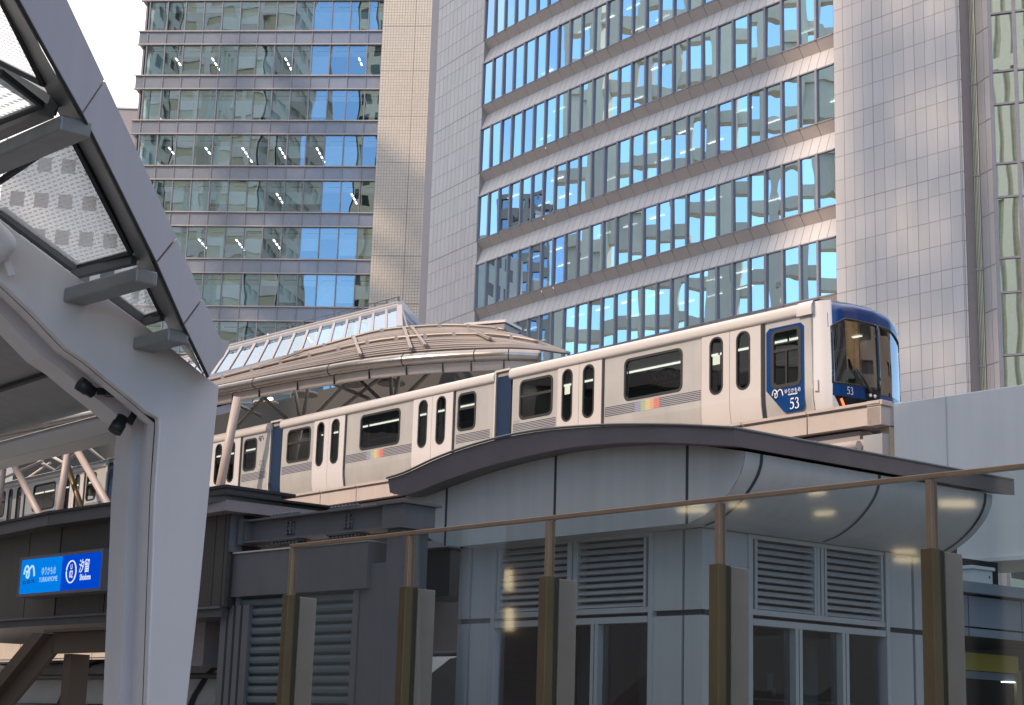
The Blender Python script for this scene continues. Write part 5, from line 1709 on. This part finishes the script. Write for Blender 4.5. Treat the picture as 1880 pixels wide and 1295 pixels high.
fseg([(373.8, 549.8), (406, 623), (424, 628), (411, 655), (403, 664)], [(339, 597.8), (384, 692)]).build('edge_panel', M['canopy_fascia'], ca, bevel=.006)
# dark inner channel of the edge beam
IN = [FA.at(*q) for q in inner]; OU = [FA.at(*q) for q in outer]
BD = FA.n * -1
def back_edge(px_list):
    return px_list
inner2 = [(-55, -80), (2, 0), (36, 72), (80, 160), (128, 245), (190, 360), (240, 464), (292, 575), (335, 640)]
FB = FA.shifted(-.30)
ic = resample(IN, 12); ib = resample([FB.at(*q) for q in inner2], 12)
m_ = MB(); m_.grid([[p - FA.n * .031 for p in ic], ib], 0, False)
m_.grid([[p + Z3 * .0 for p in ib], [p + Z3 * .16 + FA.e * .05 for p in ib]], 0, False)
oc = resample(OU, 12); m_.grid([[p - FA.n * .035 for p in oc], [p - FA.n * .30 for p in oc]], 0, False)
m_.build('edge_channel', M['canopy_dark'], ca)
jn = MB()
jn.tube([FA.at(*q) - FA.n * .012 for q in inner], .012, 6)
jn.build('edge_gasket', M['gasket'], ca)
# purlins between rib and edge beam
def purlin(poly_top, poly_bot, w=None):
    m = MB(); m.prism([Vector(p) for p in poly_top], poly_bot); return m
def beam(p, q, h, d, name='purlin', mat='canopy_galv'):
    """box from rib point p to edge point q"""
    t = (q - p).normalized(); a = t.cross(Z3).normalized(); u = a.cross(t).normalized()
    m = MB(); m.box((p + q) / 2, (q - p) / 2, a * (d / 2), u * (h / 2)); return m.build(name, M[mat], ca, bevel=.012)
FC = FA.shifted(-.05)
beam(RP.at(-60, 318), FC.at(140, 232), .10, .20)
beam(RP.at(136, 546), FC.at(270, 508), .10, .17)
beam(RP.at(263, 634), FC.at(328, 617), .09, .17)
# glass panels with UVs in metres
def glass_quad(a, b, c, d, name='roof_glass'):
    me = bpy.data.meshes.new(name); P = [a, b, c, d]
    me.from_pydata([tuple(p - Vector(ca.location)) for p in P], [], [(0, 1, 2, 3)])
    uv = me.uv_layers.new(name='UVMap')
    ex = (b - a).normalized(); nn = (b - a).cross(d - a).normalized(); ey = nn.cross(ex)
    for i, p in enumerate(P): uv.data[i].uv = ((p - a).dot(ex), (p - a).dot(ey))
    me.materials.append(M['frit_glass']); o = bpy.data.objects.new(name, me); COL.objects.link(o); o.parent = ca
    fr = MB()
    for p, q in ((a, b), (b, c), (c, d), (d, a)): fr.bar(p, q, .03, .035)
    fr.build('glass_frame', M['gasket'], o); return o
FBk = FA.shifted(-.27)
RQ = RP.shifted(-.10)
glass_quad(RQ.at(140, 491), FBk.at(241, 464), FBk.at(129, 246), RQ.at(-40, 360))
glass_quad(RQ.at(266, 583), FBk.at(296, 574), FBk.at(268, 516), RQ.at(196, 531))
glass_quad(RQ.at(-120, 270), FBk.at(77, 193), FBk.at(0, 133), RQ.at(-160, 120))
glass_quad(RQ.at(-110, 60), FBk.at(80, 155), FBk.at(3, 0), FBk.at(-30, -60))
fr = MB()
fr.bar(RQ.at(-40, 108), FBk.at(98, 194), .07, .12); fr.build('roof_bar', M['canopy_galv'], ca)
fr = MB(); fr.bar(RQ.at(-40, 258), FBk.at(86, 202), .10, .08); fr.bar(RQ.at(134, 505), FBk.at(246, 478), .05, .06); fr.bar(RQ.at(262, 592), FBk.at(298, 582), .04, .05)
fr.bar(RQ.at(0, 393) + Z3 * .02, RQ.at(138, 497) + Z3 * .02, .06, .07); fr.bar(RQ.at(196, 540), RQ.at(268, 592), .05, .06)
fr.build('glazing_rail', M['canopy_dark'], ca)
# round pipe on the rib at the left edge
pq = RP.shifted(.10)
m_ = MB(); pa, pb = pq.at(-120, 330), pq.at(6, 462); dd = (pb - pa).normalized()
m_.tube([pa, pb - dd * .05, pb - dd * .01, pb + dd * .025, pb + dd * .045, pb + dd * .052], [.125, .125, .12, .10, .06, .01], 20)
m_.bar(pq.at(12, 478), pq.at(22, 508), .03, .05)
m_.build('cross_pipe', M['canopy_white'], ca, bevel=.01)
# gutter beam, soffit sheets and back glass under the roof, beyond the rib
GB = Plane(at(204, 776, 13.0), -50.3)
m_ = MB(); gt2 = MB()
zc0, zc1 = GB.sz(204, 757)[1], GB.sz(204, 794)[1]
prof = []
for i in range(9):
    a = math.pi * (i / 8.0); prof.append((zc1 + (zc0 - zc1) * (i / 8.0), .16 * math.sin(a)))
rows = [[GB.p(-9, z, o), GB.p(0.35, z, o)] for z, o in prof]
gt2.grid(rows, 0, True); gt2.pbox(GB, -9, .35, zc1, zc0, -.25, -.005)
gt2.build('gutter_beam', M['house_frame'], ca)
SFT = GB.shifted(.0)
z_s = zc0 + .02
m_ = MB()
rows = [[GB.p(-9, z_s + k * .16, .1 + k * .55), GB.p(.6, z_s + k * .16, .1 + k * .55)] for k in range(4)]
m_.grid(rows, 0, False); m_.build('soffit_sheet', M['canopy_galv'], ca)
m_ = MB()
for k in (1, 2.1): m_.bar(GB.p(-9, z_s + k * .16 - .01, .1 + k * .55), GB.p(.6, z_s + k * .16 - .01, .1 + k * .55), .05, .03)
m_.build('soffit_joint', M['gasket'], ca)
glass_quad(GB.p(-6, z_s + .50, 1.75), GB.p(-.2, z_s + .50, 1.75), GB.p(-.2, z_s + .85, 3.0), GB.p(-6, z_s + .85, 3.0))
# spotlights clamped in the groove
def spot(c, d, label):
    t = empty('spotlight', c, label, 'spotlight', 'spotlights under the canopy rib')
    b_ = MB(); b_.tube([c, c + d * .06, c + d * .062, c + d * .145], [.044, .044, .052, .052], 18); b_.build('lamp_body', M['spot_black'], t)
    l_ = MB(); l_.tube([c + d * .1455, c + d * .147], .042, 18); l_.build('lens', M['town_dark'], t)
    y_ = MB(); y_.bar(c + d * .05 + RP.e * .07, c - d * .06 + RP.e * .09 + Z3 * .05, .02, .05); y_.tube([c - d * .06 + RP.e * .08 + Z3 * .02, c - d * .06 + RP.e * .08 + Z3 * .14], .05, 12)
    y_.build('bracket', M['spot_black'], t)
SPL = RP.shifted(-.28)
spot(SPL.at(172, 722), (SPL.at(140, 700) - SPL.at(172, 722)).normalized() * .9, 'black spotlight under the canopy rib pointing up to the left, the upper one')
spot(SPL.at(226, 766), (SPL.at(212, 790) - SPL.at(226, 766)).normalized() * .9, 'black spotlight at the bend of the column pointing down, the lower one')
# ---------------------------------------------------------------- neighbouring buildings that the glass reflects, with unseen blocks added for shade
def block(name, label, x0, x1, y0, y1, h, wall, face, nx, nz, win=(.55, .55), deep=.25, glassm='town_dark', z0=0, base=0, rot=0.0):
    """block with recessed windows on one or more of its faces ('+x', '-x', '+y', '-y')"""
    t = empty(name, ((x0 + x1) / 2, (y0 + y1) / 2, 0), label, 'building', 'neighbouring buildings mirrored in the glass')
    c = MB(); c.box(((x0 + x1) / 2, (y0 + y1) / 2, h / 2), ((x1 - x0) / 2 - .5, 0, 0), (0, (y1 - y0) / 2 - .5, 0), (0, 0, h / 2)); c.build('core', M[glassm], t)
    w = MB()
    for f in face:
        if f == '+x': pl = Plane((x1, y0, 0), 90); L = y1 - y0
        elif f == '-x': pl = Plane((x0, y1, 0), -90); L = y1 - y0
        elif f == '+y': pl = Plane((x1, y1, 0), 180); L = x1 - x0
        else: pl = Plane((x0, y0, 0), 0); L = x1 - x0
        ph = L / nx; pv = (h - z0) / nz
        for i in range(nx):
            w.pbox(pl, i * ph - ph * (1 - win[0]) / 2 + (0 if i else ph * (1 - win[0]) / 2), i * ph + ph * (1 - win[0]) / 2, 0, h, -.5, 0)
        w.pbox(pl, L - ph * (1 - win[0]) / 2, L, 0, h, -.5, 0)
        for j in range(nz + 1):
            z = z0 + j * pv; w.pbox(pl, .02, L - .02, max(0, z - pv * (1 - win[1]) / 2), min(h, z + pv * (1 - win[1]) / 2), -.48, -.03)
    w.build('wall', M[wall], t)
    return t
# open concrete frame to the left, mirrored in the office tower
def open_frame(name, label, x0, x1, y0, y1, h, wall, ny, nz, col=.9, beam=1.5):
    t = empty(name, ((x0 + x1) / 2, (y0 + y1) / 2, 0), label, 'building', 'neighbouring buildings mirrored in the glass')
    c = MB(); b_ = MB(); ph = (y1 - y0) / ny; pv = h / nz
    for x in sorted({x0, x1}):
        for j in range(ny + 1):
            y = y0 + j * ph; w_ = col * (1.5 if j % 3 == 0 else 1.0)
            c.box((x, y, h / 2), (w_ * .7, 0, 0), (0, w_ * .55, 0), (0, 0, h / 2))
        for k in range(nz + 1):
            b_.box((x, (y0 + y1) / 2, k * pv), (col * .6, 0, 0), (0, (y1 - y0) / 2 - .02, 0), (0, 0, beam / 2))
    rr = random.Random(5)
    for j in range(ny):
        for k in range(nz):
            if rr.random() < .16: b_.box((x0, y0 + (j + .5) * ph, (k + .5) * pv), (.25, 0, 0), (0, ph / 2 - .4, 0), (0, 0, pv / 2 - .5))
    c.build('column', M[wall], t); b_.build('beam', M[wall], t); return t
open_frame('framed_block', 'beige open concrete framed block mirrored in the blue office tower windows', -84, -84, 60, 126.5, 112, 'concrete_beige', 10, 23, 1.15, 1.45)
open_frame('shade_lattice', 'slender unseen lattice added left of the picture to shade the end of the office tower', -84, -84, 12, 21, 130, 'concrete_beige', 3, 20, .8, 2.2)  # added frame that breaks the sun into patches on the tower wall
block('shade_slab', 'grey slab added left of the picture to shade the office tower', -112, -92, 22, 62, 150, 'concrete_beige', ('+x', '-y'), 9, 34, (.62, .56))  # added out of view to keep the sun off the tower windows
block('distant_tower', 'small grey tower mirrored low in the office tower windows', -180, -160, 150, 164, 92, 'dusk_brown', ('+x',), 6, 26, (.7, .5), glassm='town_glass')
block('brown_block', 'dark brown block mirrored in the left glass tower', -172, -125, -190, -150, 232, 'taupe_wall', ('+y', '+x'), 5, 30, (.8, .45), glassm='rib_metal')
block('cream_tower', 'cream tower mirrored at the right of the glass tower', -97, -72, -190, -150, 225, 'pale_concrete', ('+y', '-x'), 6, 30, (.6, .5))
block('orange_tower', 'orange brown tower mirrored in the train windshield', 66, 90, 7, 21, 80, 'warm_brick', ('-x', '+y'), 7, 22, (.22, .86))
block('dark_block_left', 'low dark block added left of the plaza to darken the glass screen reflections', -70, -52, -4, 66, 21, 'dusk_brown', ('+x',), 14, 5, (.7, .6))  # added to hide the low sky glow from the glass screen
block('shade_block', 'unseen grey block added behind the viewer to shade the plaza', -44, -24, -42, 5, 35, 'pale_concrete', ('+x', '+y'), 6, 8, (.6, .6))  # added sun blocker, keeps the foreground in shade
block('dark_block_right', 'low dark block added right of the plaza to darken the pavilion door reflections', 40, 58, -34, 22, 17, 'slate_wall', ('-x', '+y'), 12, 4, (.7, .6))  # added so the pavilion door glass mirrors something dark
block('dark_tower', 'dark tower beside the orange one, mirrored in the train windshield', 66, 90, -30, 6.5, 70, 'dusk_brown', ('-x',), 9, 18, (.6, .5), glassm='town_dark')
block('slate_tower', 'slate tower far right of the plaza, mirrored in the train windshield', 68, 90, 22, 52, 66, 'dusk_brown', ('-x',), 5, 18, (.6, .5), glassm='town_dark')
block('cream_slab', 'cream slab with upright piers behind the viewer, mirrored at the right edge of the office tower', -70, -40, -82, -60, 128, 'pale_concrete', ('+y', '+x'), 13, 5, (.38, .92), glassm='rib_metal')
# added unseen glowing panels at left, putting warm patches into the screen's reflections
AR = Plane((-24, 2, 0), 90)
ar = empty('glow_block', (-27, 14, 0), 'added unseen dark block, its glowing panels mirrored as warm patches in the glass screen', 'building', 'neighbouring buildings mirrored in the glass')
m_ = MB(); m_.box((-27, 16, 4.5), (2.9, 0, 0), (0, 14, 0), (0, 0, 4.5)); m_.build('wall', M['dusk_brown'], ar)
for (x0, y0, x1, y1) in ((884, 972, 899, 1022), (921, 968, 936, 992), (876, 1016, 891, 1026), (888, 1060, 903, 1108), (922, 1084, 938, 1122), (922, 1155, 938, 1198), (790, 985, 797, 1040), (806, 990, 814, 1040), (1095, 945, 1128, 957), (1252, 962, 1285, 972), (1240, 976, 1290, 984), (1340, 968, 1374, 976), (1488, 950, 1522, 958), (1502, 988, 1540, 996), (1648, 1062, 1690, 1070), (1650, 1076, 1696, 1085), (1726, 972, 1790, 986)):
    P = []
    for x, y in ((x0, y1), (x1, y1), (x1, y0), (x0, y0)):
        p = GS.at(x, y); d = ray(x, y); d = d - GS.n * (2 * d.dot(GS.n)); t = (-23.95 - p.x) / d.x; P.append(p + d * t)
    m_ = MB(); m_.prism(P, Vector((-.06, 0, 0))); m_.build('glow_panel', M['added_glow'], ar)
